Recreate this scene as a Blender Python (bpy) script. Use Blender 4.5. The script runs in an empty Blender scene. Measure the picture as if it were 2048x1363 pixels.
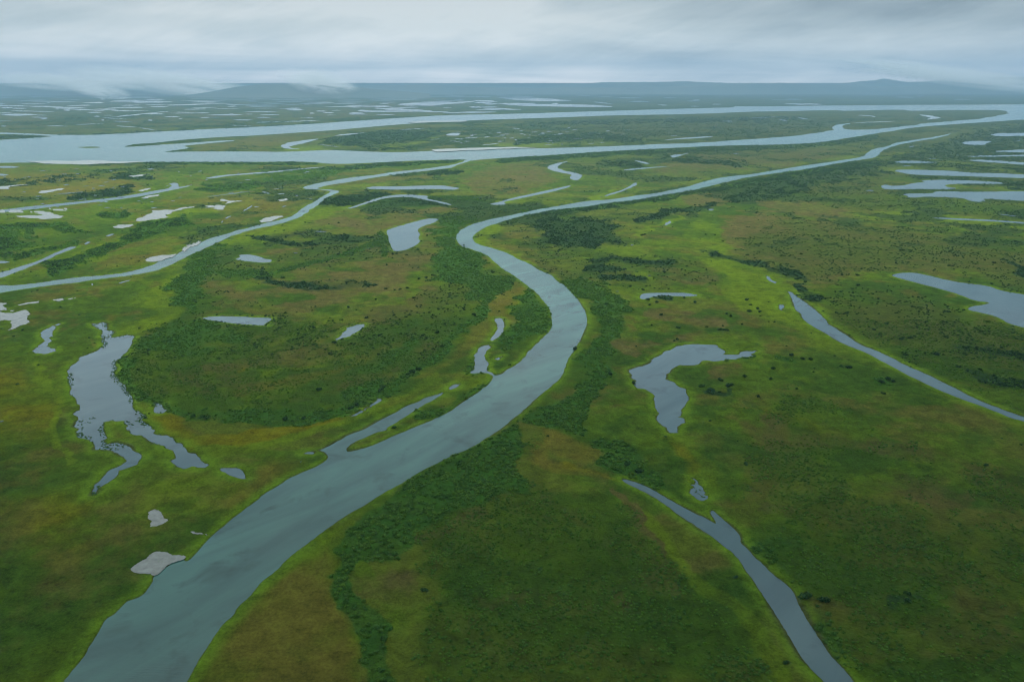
import bpy, math, random
import numpy as np
from mathutils import Vector
from mathutils.geometry import tessellate_polygon

# ---------------------------------------------------------------- camera
S = bpy.context.scene
C = S.collection
H = 250.0                 # flying height above the flats
F = 1593.0                # focal length in photo pixels (28 mm on 36 mm)
CX, CY, HY = 1024.0, 681.5, 165.0
PITCH = math.atan((CY - HY) / F)
cam_d = bpy.data.cameras.new('camera')
cam_d.sensor_width = 36.0
cam_d.lens = F / 2048.0 * 36.0
cam_d.clip_start = 1.0
cam_d.clip_end = 400000.0
cam = bpy.data.objects.new('camera', cam_d)
C.objects.link(cam)
cam.location = (0, 0, H)
cam.rotation_euler = (math.radians(90) - PITCH, 0, 0)
S.camera = cam
S.view_settings.view_transform = 'Standard'
S.view_settings.look = 'None'
S.view_settings.exposure = 0.52
S.view_settings.gamma = 1.0
S.render.engine = 'CYCLES'
S.cycles.use_denoising = True
S.cycles.max_bounces = 6
S.cycles.diffuse_bounces = 2
S.cycles.glossy_bounces = 2
S.cycles.transparent_max_bounces = 12
S.cycles.volume_bounces = 1
S.cycles.pixel_filter_type = 'BLACKMAN_HARRIS'
S.cycles.filter_width = 1.15

# ---------------------------------------------------------------- node helper
def nd(nt, typ, inputs=None, **props):
    n = nt.nodes.new(typ)
    for k, v in props.items():
        setattr(n, k, v)
    for k, v in (inputs or {}).items():
        if isinstance(v, bpy.types.NodeSocket):
            nt.links.new(v, n.inputs[k])
        else:
            n.inputs[k].default_value = v
    return n
def ramp(nt, fac, stops, interp='LINEAR'):
    n = nt.nodes.new('ShaderNodeValToRGB')
    n.color_ramp.interpolation = interp
    el = n.color_ramp.elements
    while len(el) < len(stops):
        el.new(0.5)
    for e, (p, c) in zip(el, stops):
        e.position = p
        e.color = tuple(c) + (1,) if len(c) == 3 else c
    nt.links.new(fac, n.inputs[0])
    return n.outputs[0]
def mth(nt, op, a, b=0.0, c=None, clamp=False):
    d = {0: a, 1: b}
    if c is not None: d[2] = c
    return nd(nt, 'ShaderNodeMath', d, operation=op, use_clamp=clamp).outputs[0]
def mixc(nt, fac, a, b, blend='MIX'):
    n = nt.nodes.new('ShaderNodeMix')
    n.data_type = 'RGBA'; n.blend_type = blend
    for i, v in ((0, fac), (6, a), (7, b)):
        if isinstance(v, bpy.types.NodeSocket): nt.links.new(v, n.inputs[i])
        else: n.inputs[i].default_value = v if i == 0 else tuple(v) + (1,) if len(v) == 3 else v
    return n.outputs[2]

# ---------------------------------------------------------------- sky and sun
SUN_EL, SUN_AZ = math.radians(63), math.radians(12)     # behind the clouds ahead, a little right
W = bpy.data.worlds.new('World')
S.world = W
W.use_nodes = True
nt = W.node_tree
nt.nodes.clear()
tc = nd(nt, 'ShaderNodeTexCoord')
sky = nd(nt, 'ShaderNodeTexSky', sky_type='NISHITA', sun_disc=False, sun_elevation=SUN_EL, sun_rotation=SUN_AZ,
         air_density=1.5, dust_density=2.0)
sep = nd(nt, 'ShaderNodeSeparateXYZ', {0: tc.outputs['Generated']})
dx, dy, dz = sep.outputs
zz = mth(nt, 'MAXIMUM', dz, 0.0)
# cloud layer seen in perspective: long streaks near the horizon, big shapes higher up
den = mth(nt, 'ADD', zz, 0.035)
u = mth(nt, 'DIVIDE', dx, den)
v = mth(nt, 'DIVIDE', dy, den)
vec = nd(nt, 'ShaderNodeCombineXYZ', {0: u, 1: v, 2: 0.0}).outputs[0]
rotm = nd(nt, 'ShaderNodeMapping', {0: vec, 2: (0, 0, math.radians(35))}).outputs[0]
rotm = nd(nt, 'ShaderNodeMapping', {0: rotm, 3: (0.17, 0.10, 1)}).outputs[0]
n1 = nd(nt, 'ShaderNodeTexNoise', {'Vector': rotm, 'Scale': 1.0, 'Detail': 7, 'Roughness': 0.56, 'Distortion': 0.7}).outputs[0]
vec2 = nd(nt, 'ShaderNodeMapping', {0: tc.outputs['Generated'], 1: (3.1, 0, 0), 3: (2.6, 2.6, 12)}).outputs[0]
n2 = nd(nt, 'ShaderNodeTexNoise', {'Vector': vec2, 'Scale': 1.5, 'Detail': 5, 'Roughness': 0.5, 'Distortion': 0.4}).outputs[0]
rv = nd(nt, 'ShaderNodeMapping', {0: tc.outputs['Generated'], 2: (0, math.radians(17), 0)}).outputs[0]
rv = nd(nt, 'ShaderNodeMapping', {0: rv, 1: (5.2, 1.0, .3), 3: (2.4, 2.4, 13)}).outputs[0]
n3 = nd(nt, 'ShaderNodeTexNoise', {'Vector': rv, 'Scale': 1.3, 'Detail': 8, 'Roughness': .62, 'Distortion': .35}).outputs[0]
nn = mth(nt, 'ADD', mth(nt, 'ADD', mth(nt, 'MULTIPLY', n1, 0.38), mth(nt, 'MULTIPLY', n3, 0.32)), mth(nt, 'MULTIPLY', n2, 0.30))
# brighter over the middle, heavier grey to the right and left
cen = mth(nt, 'SUBTRACT', dx, 0.0)
bell = mth(nt, 'SUBTRACT', 1.0, mth(nt, 'MULTIPLY', mth(nt, 'ABSOLUTE', cen), 1.1), clamp=True)
hi = nd(nt, 'ShaderNodeMapRange', {0: zz, 1: 0.0, 2: 0.11, 3: 0.0, 4: 1.0}).outputs[0]
rightdark = mth(nt, 'MULTIPLY', hi, nd(nt, 'ShaderNodeMapRange', {0: dx, 1: 0.05, 2: 0.5, 3: 0.0, 4: 0.12}).outputs[0])
nn = mth(nt, 'SUBTRACT', mth(nt, 'ADD', nn, mth(nt, 'MULTIPLY', bell, 0.10)), rightdark)
cl = ramp(nt, nn, [(0.38, (0.28, 0.36, 0.42)), (0.47, (0.45, 0.54, 0.60)), (0.57, (0.66, 0.75, 0.79)), (0.66, (0.92, 0.97, 0.98))])
# an overcast sky is about three times brighter overhead than at the horizon
zen = ramp(nt, zz, [(0.0, (1.7, 1.48, 1.38)), (0.014, (1.6, 1.44, 1.36)), (0.03, (1.06, 1.0, .96)), (0.06, (.70, .705, .70)), (0.11, (.52, .53, .545)), (0.3, (.95, 1.0, 1.05)), (0.5, (.88, .90, .90)), (0.72, (3.0, 2.85, 2.45)), (1.0, (5.0, 4.75, 4.0))])
cl = mixc(nt, 1.0, cl, zen, 'MULTIPLY')
skyc = mixc(nt, 1.0, sky.outputs[0], (0.10, 0.10, 0.10), 'MULTIPLY')
fin = mixc(nt, 0.93, skyc, cl)
bg = nd(nt, 'ShaderNodeBackground', {0: fin, 1: 1.0})
out = nd(nt, 'ShaderNodeOutputWorld', {0: bg.outputs[0]})

sl = bpy.data.lights.new('sun', 'SUN')
sl.energy = 1.5
sl.angle = math.radians(25)
sl.color = (1.0, 0.97, 0.92)
so = bpy.data.objects.new('sun', sl)
C.objects.link(so)
sd = Vector((math.sin(SUN_AZ) * math.cos(SUN_EL), math.cos(SUN_AZ) * math.cos(SUN_EL), math.sin(SUN_EL)))
so.rotation_euler = sd.to_track_quat('Z', 'Y').to_euler()

# ---------------------------------------------------------------- geometry helpers
cp, sp_ = math.cos(PITCH), math.sin(PITCH)
def ground_pt(x, y, z=0.0):
    """where the flats lie under a point of the survey sketch (sketch units -> metres)"""
    x = np.asarray(x, float); y = np.asarray(y, float)
    u_ = (x - CX) / F; v_ = (y - CY) / F
    # ray = forward + u*right - v*up ; forward=(0,cp,-sp) up=(0,sp,cp)
    wy = cp - v_ * sp_
    wz = -sp_ - v_ * cp
    t = (z - H) / wz
    return u_ * t, wy * t
def z_at(y, D):
    """height of a crest standing D metres away"""
    a = math.atan((CY - y) / F) - PITCH
    return H + D * math.tan(a)
def _hash(ix, iy, seed):
    h = (ix.astype(np.int64) * 374761393 + iy.astype(np.int64) * 668265263 + seed * 1442695041) & 0xFFFFFFFF
    h = ((h ^ (h >> 13)) * 1274126177) & 0xFFFFFFFF
    h = ((h ^ (h >> 16)) * 2246822519) & 0xFFFFFFFF
    return ((h ^ (h >> 15)) & 0xFFFFFF) / float(0xFFFFFF)
def vnoise(x, y, seed):
    ix = np.floor(x); iy = np.floor(y)
    fx = x - ix; fy = y - iy
    fx = fx * fx * (3 - 2 * fx); fy = fy * fy * (3 - 2 * fy)
    a = _hash(ix, iy, seed); b = _hash(ix + 1, iy, seed); c = _hash(ix, iy + 1, seed); d = _hash(ix + 1, iy + 1, seed)
    return (a * (1 - fx) + b * fx) * (1 - fy) + (c * (1 - fx) + d * fx) * fy
def fbm(x, y, scale, seed, octv=4, rough=0.5):
    s = 0; a = 1; t = 0; f = 1.0 / scale
    for o in range(octv):
        s = s + a * vnoise(x * f + 17.3 * o, y * f - 9.1 * o, seed + o); t += a
        a *= rough; f *= 2.03
    return s / t
def sstep(a, b, x):
    t = np.clip((x - a) / (b - a), 0, 1)
    return t * t * (3 - 2 * t)
def inside(poly, X, Y):
    r = np.zeros(X.shape, bool)
    n = len(poly)
    for i in range(n):
        x1, y1 = poly[i]; x2, y2 = poly[(i + 1) % n]
        if y1 == y2: continue
        c = ((y1 > Y) != (y2 > Y)) & (X < (x2 - x1) * (Y - y1) / (y2 - y1) + x1)
        r ^= c
    return r
def segdist(X, Y, pts, closed=False):
    best = np.full(X.shape, 1e9)
    n = len(pts)
    for i in range(n if closed else n - 1):
        x1, y1 = pts[i]; x2, y2 = pts[(i + 1) % n]
        ddx, ddy = x2 - x1, y2 - y1
        L = ddx * ddx + ddy * ddy + 1e-9
        t = np.clip(((X - x1) * ddx + (Y - y1) * ddy) / L, 0, 1)
        best = np.minimum(best, np.hypot(X - x1 - t * ddx, Y - y1 - t * ddy))
    return best
def tag(o, label=None, cat=None, group=None, kind=None):
    if label: o['label'] = label
    if cat: o['category'] = cat
    if group: o['group'] = group
    if kind: o['kind'] = kind
    return o
def mesh_np(name, co, faces_flat, nper, mat):
    me = bpy.data.meshes.new(name)
    nf = len(faces_flat) // nper
    me.vertices.add(len(co)); me.vertices.foreach_set('co', np.asarray(co, np.float32).ravel())
    me.loops.add(len(faces_flat)); me.loops.foreach_set('vertex_index', np.asarray(faces_flat, np.int32))
    me.polygons.add(nf); me.polygons.foreach_set('loop_start', np.arange(0, nf * nper, nper, dtype=np.int32))
    me.update(calc_edges=True)
    me.validate()
    if mat: me.materials.append(mat)
    o = bpy.data.objects.new(name, me)
    C.objects.link(o)
    return o

# ---------------------------------------------------------------- survey of the shorelines
# every outline is in sketch units and is laid out on the flats by ground_pt()
def P(s):
    a = [float(t) for t in s.replace(',', ' ').split()]
    return list(zip(a[0::2], a[1::2]))
MAIN = P("""40,1500 90,1420 128,1363 158,1327 170,1312 188,1280 205,1252 213,1237 227,1230 235,1223 249,1208 255,1202 276,1196 290,1187 299,1174
307,1163 309,1151 323,1142 337,1132 352,1123 367,1117 369,1123 377,1122 390,1110 411,1086 423,1073 449,1051 484,1023 508,1006 528,988 552,975
577,957 607,944 632,934 652,922 658,914 654,907 648,902 638,901 648,897 662,890 687,877 694,871 724,861 744,850 777,832 794,824 812,812 837,804
849,796 872,790 888,784 882,790 862,802 837,815 812,832 789,847 771,856 774,860 752,864 729,875 702,887 691,897 694,904 707,902 737,894 762,884
787,872 824,857 862,841 897,825 912,815 932,800 957,785 977,770 987,757 984,749 994,751 1007,747 1014,739 1024,735 1034,729 1049,715 1071,690
1084,677 1101,662 1105,652 1105,632 1101,617 1091,605 1076,587 1054,570 1036,556 1022,547 1004,535 987,522 982,515 962,504 927,494 917,485
912,475 917,465 927,457 949,447 979,439 1024,430 1074,419 1124,411 1149,406 1184,401 1214,400 1249,395 1311,387 1361,377 1399,366 1424,359
1449,354 1499,349 1536,343 1611,331 1686,320 1721,315 1736,305 1751,297 1771,294 1791,286 1821,281 1861,275 1886,271 1906,265 1887,273.5
1863,278 1811,286 1796,290 1778,295 1761,303 1753,312 1746,316 1716,320 1661,329 1611,339 1561,345 1511,352 1449,364 1424,371 1386,380
1324,391 1274,400 1224,405 1186,411 1166,414 1124,417 1086,424 1049,430 1007,442 974,452 957,462 947,470 943,476 948,485 962,491 987,497
1024,511 1036,519 1061,529 1074,539 1091,546 1104,551 1111,561 1128,570 1134,577 1146,590 1159,605 1169,622 1173,635 1173,650 1169,660
1159,680 1149,700 1136,717 1130,732 1124,752 1109,767 1079,790 1056,812 1039,827 1024,837 1002,857 974,875 937,897 897,915 849,937 817,957
790,973 752,994 729,1010 700,1025 661,1051 626,1077 594,1101 567,1123 550,1143 523,1161 508,1180 499,1192 475,1212 467,1229 449,1243
434,1262 420,1283 405,1306 390,1330 376,1356 355,1400 320,1500""")
GREAT = P("""-600,258 -300,262 0,265 60,267 115,270 180,270 250,267 320,263 400,259 512,254 637,247 724,241 799,236 862,232 912,230 1024,228 1149,224
1249,221 1349,218 1424,216 1469,215 1469,212.5 1480,213 1536,213 1686,211 1836,210 1961,209.5 2048,209 2400,207 2700,205 2700,240 2400,233 2200,235
2048,239 1961,245 1886,250 1811,257 1736,270 1661,282 1618,287 1536,290 1449,291 1324,297 1224,302 1124,309 1024,315 960,319 940,322 934,319
874,320 812,322 737,326 687,328 647,327 637,325 587,323 512,324 375,324 275,324 237,326 175,329 100,327 50,325 0,326 -300,330 -600,335""")
ISL = [P("""2017,227 2011,222 1996,220 1911,220 1816,222 1811,219 1686,222 1676,220 1536,223 1511,223 1399,228 1274,230 1219,231 1149,234 1024,238
937,241 837,246 762,252 674,260 587,266 512,271 425,275 350,281 312,286 270,288 262,290 245,294 275,293 312,290 362,287 445,281 471,281 471,282
425,286 362,292 380,295 375,297 355,300 322,304 400,303 512,303 562,304 637,301 655,300 687,301 737,303 787,305 862,302 937,300 1024,297
1074,297 1149,295 1236,292 1324,288 1399,286 1536,276 1598,271 1643,265 1667,260 1665,252 1676,249 1706,246 1688,250 1683,254 1696,260
1748,259 1786,255 1836,250 1841,247 1911,242 1986,234"""),
       P("150,294.5 187,293 207,295 175,296.5"),
       P("-600,262 -300,264 0,268 60,270 112,272.5 60,276 0,280 -300,284 -600,290")]
# name, label, outline, roughness
WATER = [
 ('creek', 'narrow pale creek winding down from the great river to the left edge past pale mud bars', """934,319 912,328 862,336 837,339 794,343 762,348 732,352 687,357 637,366 604,374 608,378
 632,379 657,381 663,383 647,391 632,402 612,411 599,422 582,434 537,445 512,451 475,461 425,475 400,485 375,497 350,511 300,532 250,546 200,551 150,555
 75,566 25,571 0,570 -200,585 -500,620 -500,650 -200,610 0,586 25,581 87,572 150,565 212,556 250,552 300,544 325,537 362,519 400,501 437,484 462,472
 512,457 562,447 599,435 624,420 642,402 662,390 682,383 672,380 637,378 634,376 652,371 699,364 749,355 799,348 849,342 899,336 932,325 942,320""", .05),
 ('creek', 'thin straight creek crossing the far left marsh and ending in a hooked tip', """-500,465 -200,432 0,420 75,411 150,404 225,395.5 275,388 312,381 337,377 346,371 335,367 355,365 357,371
 357,375 390,368 375,374 350,379 275,394 200,403 125,411 50,420 0,425 -200,440 -500,475""", .03),
 ('creek', 'short tapering creek entering from the left edge below the dark willow belt', "-400,650 -200,590 0,545 37,534 75,522 112,505 137,494 160,492 125,505 100,517 50,537 0,557 -200,612 -400,680", .05),
 ('creek', 'slender creek starting in yellow sedge and widening to the bottom right of the view', """1241,957 1264,961 1293,972 1323,989 1352,1006 1381,1022 1411,1035 1425,1044 1434,1048 1428,1036 1420,1025 1425,1019
 1440,1033 1458,1048 1472,1061 1481,1072 1480,1085 1499,1101 1511,1116 1528,1130 1549,1151 1569,1165 1587,1183 1593,1198 1598,1212 1615,1242
 1636,1271 1659,1309 1683,1333 1706,1359 1740,1420 1770,1500 1720,1500 1680,1410 1650,1363 1624,1339 1606,1318 1589,1289 1571,1262 1551,1227 1536,1204
 1518,1177 1492,1139 1469,1107 1448,1092 1434,1080 1411,1063 1367,1036 1329,1007 1293,985 1258,969""", .04),
 ('creek', 'long straight channel running down the right side to the right edge', """1573,582 1583,584 1596,595 1618,609 1641,630 1658,649 1668,655 1696,672 1721,690 1753,701 1786,717 1823,735
 1861,752 1898,770 1936,790 1973,807 2011,821 2048,834 2200,885 2500,990 2500,1010 2200,900 2048,842 2023,836 1986,820 1936,802 1921,797 1881,781 1841,762 1798,740 1761,720
 1731,704 1696,691 1668,677 1648,664 1633,657 1608,640 1606,637 1603,627 1592,621 1588,610 1583,597 1580,587""", .04),
 ('creek', 'threadlike arched creek with a forked end behind the lens shaped pond', """686,419 712,411 737,402 762,394 787,390 817,389 862,392 850,396 872,401 894,406 907,410 897,410 862,402 824,394
 787,394 762,398 737,406 707,416""", .03),
 ('creek', 'thin pale creek slanting between brown flats left of the upper river', "977,408 999,404 1024,396 1074,385 1116,376 1149,369 1119,380 1074,390 1024,400 1005,404 1014,409 990,410", .03),
 ('creek', 'fine curved creek with a club shaped head above the upper river', "1194,396 1224,386.5 1256,375 1268,365 1275,365 1261,376 1224,389.5", .04),
 ('creek', 'broken shallow creek running beside the great river near its south bank', "402,358 437,351 512,345 549,342 600,337 662,333 600,339 549,345 512,348 462,351 425,357", .05),
 ('creek', 'straight hairline channel crossing the brown flats to the right edge', "1848,434 1911,436.5 1986,439.5 2048,444.5 2300,458 2300,461 2048,447.5 1986,442.5 1898,439", .02),
 ('lake', 'largest left hand lake with ragged reedy shores and two trailing arms', """182,647 196,648 206,644 212,652 230,665 222,675 255,670 267,672 260,692 245,710 230,725 232,740 237,762 250,772 260,790 265,815
 277,822 291,830 280,840 300,852 310,860 305,867 325,871 350,884 375,904 400,917 417,930 410,935 382,932 370,937 352,931 342,921 352,916 350,907
 325,890 297,880 285,870 265,869 252,857 257,851 250,841 225,840 205,844 207,855 214,875 207,884 212,890 237,886 262,897 282,915 275,927 237,940
 230,955 215,965 200,973 190,987 184,990 186,980 195,965 205,955 225,937 254,922 247,912 225,901 190,899 180,882 157,875 157,860 152,847 150,825 160,820
 150,795 140,782 137,765 137,745 140,734 160,720 160,714 180,707 200,696 207,685 202,670 197,657""", .065),
 ('lake', 'question mark shaped lake on the green flat right of the main river bend', """1258,740 1286,732 1301,726 1311,715 1331,702 1354,692 1374,689 1411,689 1436,691 1441,697 1450,705 1446,709 1479,709
 1481,704 1516,701 1499,709 1511,712 1486,714 1449,721 1404,721 1399,727 1384,731 1360,729 1344,737 1334,747 1330,757 1349,765 1361,775 1370,777
 1374,790 1377,800 1369,812 1363,825 1354,834 1368,837 1370,845 1355,852 1356,865 1339,865 1334,857 1319,845 1315,832 1310,815 1308,797 1311,791
 1303,785 1289,777 1274,776 1274,762 1264,752""", .06),
 ('lake', 'dark blue lake with a pointed land tongue cut off by the right edge', """1782,551 1798,546 1828,545 1861,552 1898,561 1936,567 1978,572 1998,580 2023,585 2048,589 2160,610 2300,650 2300,700 2160,680 2048,655
 2016,646 1998,635 1981,629 1931,619 1946,612 1966,610 1983,605 1948,601 1923,590 1886,579 1836,566 1798,556""", .04),
 ('lake', 'long shallow lake reaching the right edge, upper of the three big ones', "1787,342 1796,339 1856,340 1906,342 1948,346 1986,346 2048,349 2250,352 2250,362 2048,356 1998,355 1936,352.5 1873,351 1823,349 1801,345", .03),
 ('lake', 'forked pale lake lying between two long lakes at the upper right', """1762,372 1771,369 1783,372 1808,371 1823,367 1841,365 1852,365 1841,361 1861,360 1911,359.5 1961,362 1998,364 2015,367
 1986,368 1936,367 1886,369 1896,375 1918,376.5 1898,379 1836,378 1786,379 1766,378""", .03),
 ('lake', 'broad shallow lake with a hooked lower lobe at the right edge', """1802,390 1813,387 1866,387 1871,382 1936,384 2048,382 2250,384 2250,402 2048,402 1998,399 1961,397 1973,402 1956,404 1938,401
 1926,396 1886,394 1848,393 1836,395 1811,395 1820,392""", .03),
 ('pond', 'lens shaped pond with a pointed tail on brown heath left of the river bend', """772,462 787,455 824,445 854,437 881,437 869,445 847,451 833,461 839,469 836,476 840,482 832,490 814,499 799,502
 786,502 783,490 778,482 777,472""", .05),
 ('pond', 'long flat sliver of pond left of the hooked pond', "728,377 749,372.5 799,373 854,371 887,371 904,374 921,376.5 907,380 874,377.5 832,379 767,379", .03),
 ('pond', 'hooked oxbow pond just below the great river', """1140,322 1119,329 1113,336 1129,342 1149,345 1166,351 1161,355 1154,361 1144,359 1139,355 1146,350 1124,345.5 1104,341
 1094,335 1099,331 1116,326""", .05),
 ('pond', 'wedge shaped pond in the middle of the left meadow', "402,637 420,633 450,632 512,635 545,636 537,643 524,650 543,652 512,649.5 450,645 420,640", .05),
 ('pond', 'small oval pale pond on the left meadow above the wedge shaped pond', "470,519 480,510 497,509 512,512 520,514 530,518 543,520 540,524 520,525 505,523 490,522", .06),
 ('pond', 'small slanting pond in the meadow right of the wedge shaped pond', "671,679 683,670 694,660 712,650 727,648 723,656 704,668 688,675 674,680", .08),
 ('pond', 'thin reedy pool in the yellow band above the back channel', "701,832 719,823 737,815 748,806 762,797 757,804 742,812.5 726,822 706,832", .12),
 ('pond', 'little curved pond at the top of the pond chain beside the bend', "989,637 1003,636 1008,645 1008,655 999,672 984,682 980,680 992,665 997,652 992,645", .05),
 ('pond', 'bulging pond in the chain beside the bend with a foot touching the river', """977,690 981,694 972,702 968,710 971,720 977,727 974,737 973,741 986,747 984,750 970,745 952,746 941,747 949,739 951,727 949,712
 957,697 969,691""", .06),
 ('pond', 'tiny pool right of the bulging pond', "989,719 1006,712 997,719.5", .08),
 ('pond', 'small leftover pool at the head of the back channel', "897,780 907,770 922,767 912,775 904,778", .1),
 ('pond', 'small pond with narrow waist left of the ragged left hand lake', "69,699 80,689 81,672 85,661 100,655 110,649 120,647 110,655 104,664 102,680 96,690 100,697 112,696 111,702 95,707 77,706", .1),
 ('pond', 'oval pool east of the ragged left hand lake', "306,805 317,807 334,820 325,826 310,825", .06),
 ('pond', 'dark lens shaped pool below the end of the ragged lake arm', "436,937 460,936 480,937 488,948 492,959 462,951", .05),
 ('pond', 'thin arched puddle near the left bank of the wide river', "606,908 614,904 628,904 626,908 616,907", .05),
 ('pond', 'flat pond with a bushy lower shore above the question mark shaped lake', "1280,597 1284,587 1311,586 1349,586 1374,586 1399,591 1381,592.5 1354,592 1329,591 1304,593 1289,598.5", .05),
 ('pond', 'reed filled pool between the question mark shaped lake and the lower right creek', "1384,956 1393,961 1404,975 1406,981 1415,992 1411,998 1402,1001 1383,988 1381,983 1383,970", .12),
 ('pond', 'tiny twin pools in a green swale of the middle right meadow', "1327,450 1331,446 1340,442 1341,444 1335,448 1332,451", .08),
 ('pond', 'tiny bright pool beside the brown patch under the upper river', "1414,420 1420,418 1428,418 1424,421.5", .05),
 ('pond', 'thin pool at the head of the long right hand channel', "1532,552 1540,557 1552,564 1550,567 1538,560", .06),
 ('pond', 'little ragged pool left of the head of the right hand channel', "1557,611 1566,610 1565,616 1563,620 1559,616", .1),
 ('pond', 'small bright sliver pond under the great river left of the dark scrub', "1241,341 1274,336 1311,334 1344,332 1299,336.5 1260,340.5", .03),
 ('pond', 'short slanting sliver pond inside the dark scrub ring', "1268,321 1281,322 1300,327 1294,328.5 1276,324", .03),
 ('pond', 'pale split pond just south of the great river in the dark scrub', "1340,313 1349,309 1364,309 1384,304 1370,308.5 1356,313 1346,316", .05),
 ('pond', 'pointed boomerang pond on the long island in the great river', "559,292 579,285 612,280 642,277 617,284 587,291 575,294 590,298 569,297", .05),
 ('pond', 'thin pale pond above the dark wood on the long island', "664,272 687,268 737,265 700,270", .04),
 ('pond', 'small pale pond right of the dark wood on the long island', "889,271 902,266 922,266 917,271.5", .05),
 ('pond', 'slender pond near the south bank of the long island', "1314,281 1374,275 1434,272 1400,276.5", .03),
 ('pond', 'curved pond near the right end of the long island', "1833,229 1861,231 1883,236 1861,239 1851,239.5 1863,236", .03),
 ('lake', 'pale lake just beyond the great river, lower of the two at centre', "1000,208 1024,208 1174,209 1241,214.3 1149,214.3 1024,211.5", .03),
 ('lake', 'pale lake just beyond the great river, upper of the two at centre', "990,194.5 1024,194 1099,197 1154,202 1099,203 1024,200", .03),
 ('lake', 'wide pale lake in the far marsh left of centre', "794,211 812,206 887,204 947,206 862,210", .03),
 ('lake', 'thin far lake with a thick left end near the great river', "712,222 724,219.5 742,222 864,220.8 862,223.3 737,224.6", .03),
 ('pond', 'thin pale pond in the dark flats at the right edge, highest of its stack', "1978,269.5 1998,266 2048,266 2150,267 2150,272 2048,272 1998,273", .03),
 ('pond', 'pale pond with a pointed right tail in the dark flats at upper right', "1922,286 1936,282 1988,282 1971,287 1971,290 1936,290.5", .03),
 ('pond', 'pale pond touching the right edge below the pointed tail pond', "1982,303 2023,300 2048,299 2200,299 2200,306 2048,305 2011,304.5", .03),
 ('pond', 'very thin water line at the right edge in the dark flats', "1932,312 2048,309.6 2200,310 2200,313.5 2048,313 1936,314.3", .02),
 ('pond', 'thin sloping pond at the right edge above the three long lakes', "1936,321 1951,319 1998,321 2048,325 2200,328 2200,333 2048,330 2011,327 1961,323.5", .03),
 ('pond', 'small pale pond at the left end of the dark flats near the three long lakes', "1786,324 1811,321 1861,323.5 1878,325 1836,326.8 1796,326", .03),
]
FARLINES = """231 196 284 196 1.6;1376 189.5 1495 189 1.8;1716 190 1801 190 1.4;1736 185.4 1783 185 1;1906 199.5 1946 199 1.4;1598 191 1633 191 1;
1568 208 1646 209 2.6;1186 204 1224 208 2;1316 210 1336 211 1.8;1424 209 1442 209 1.4;907 225.5 994 224.5 2.6;647 214 777 212.3 2;672 204.5 737 204 2;737 200.5 787 201 3;
512 245.3 562 244 2;562 244 642 241 1.8;769 220 797 220 1.6;417 230.5 487 230 3;205 237 337 223 1.8;232 252 275 255 1.6;275 255 315 262 1.6;215 216 295 215 2.6;
80 239 96 237 2;460 250 475 252 1.4;475 252 512 253 1.2;327 211 440 208 2.4;357 239 366 237 2;0 230.5 75 230 4;250 204 345 204 4.5;112 217 210 222 2;455 214 472 212 2;
180 196 300 195 1.8;1000 188 1090 188 1.2;792 192 850 197 2;0 211 60 213 2.4;380 197 470 198 1.6;540 200 640 201 2.4;560 209 600 210 1.6;500 214 560 213 1.6;860 194 960 194 1.6;
120 193 230 194 1.3;620 193 760 193 1.3;60 203 150 204 1.8;520 230 560 230 1.6;340 227 400 226.5 1.4;150 250 210 247 1.3;20 222 110 224 1.6;1231 196 1284 196 2;
1444 242.5 1466 243 2;1499 237 1558 234 1.5;1558 240 1574 242 2;1595 236 1616 239 1.6;1715 231 1745 232 1.6;1740 232 1752 235 2;1706 246 1791 243 1.3;
799 260 850 257 1.6;1024 257 1040 258 1.5;1135 256 1140 256 1.6;1040 268 1047 268 1.6;940 270 955 269 1.4;930 277 945 276 1.4;985 274 1012 272 1.4;900 283 912 282 1.6;860 280 880 278 1;
1340 272 1356 272 1.4;637 289 680 295 1.2;580 299 600 298 1.4;920 286 925 287 2;965 291 1000 287 1.4;1465 308 1478 307.5 1.4;2028 281.5 2043 282 1.2;1856 317.5 1873 318 1.6;1805 332.5 1823 333 1.6;
1818 295 1831 292 2.4;1731 382 1748 382 2.4;1997 429 2036 434 1.6;630 463.5 655 465 2;587 507 596 507 1.6;1261 491.5 1267 491 3;1296 552.5 1302 552.5 2;1231 584 1238 584 2;
405 395.5 505 383 1.2;110 389 175 384 1.4;211 473.5 229 469 3.4;169 489 181 485 4;485 424 507 411 3.5;442 446 447 443 3;450 438 462 433 3;237 568 262 561 2.4;183 570 187 570 4;
-40 526 20 525 6;555 389 570 388 2;590 392 598 392 2;524 384 540 388 3;-30 334 40 335 4;-20 351 18 350 4;1540 200 1600 200 1;1056 236 1061 236 1;
600 927 604 924 2;0 845 8 844 3;1380 213 1399 213 1;700 215 720 215 1.2;1000 270 1020 268 1.4""".replace('\n', '')
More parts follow.
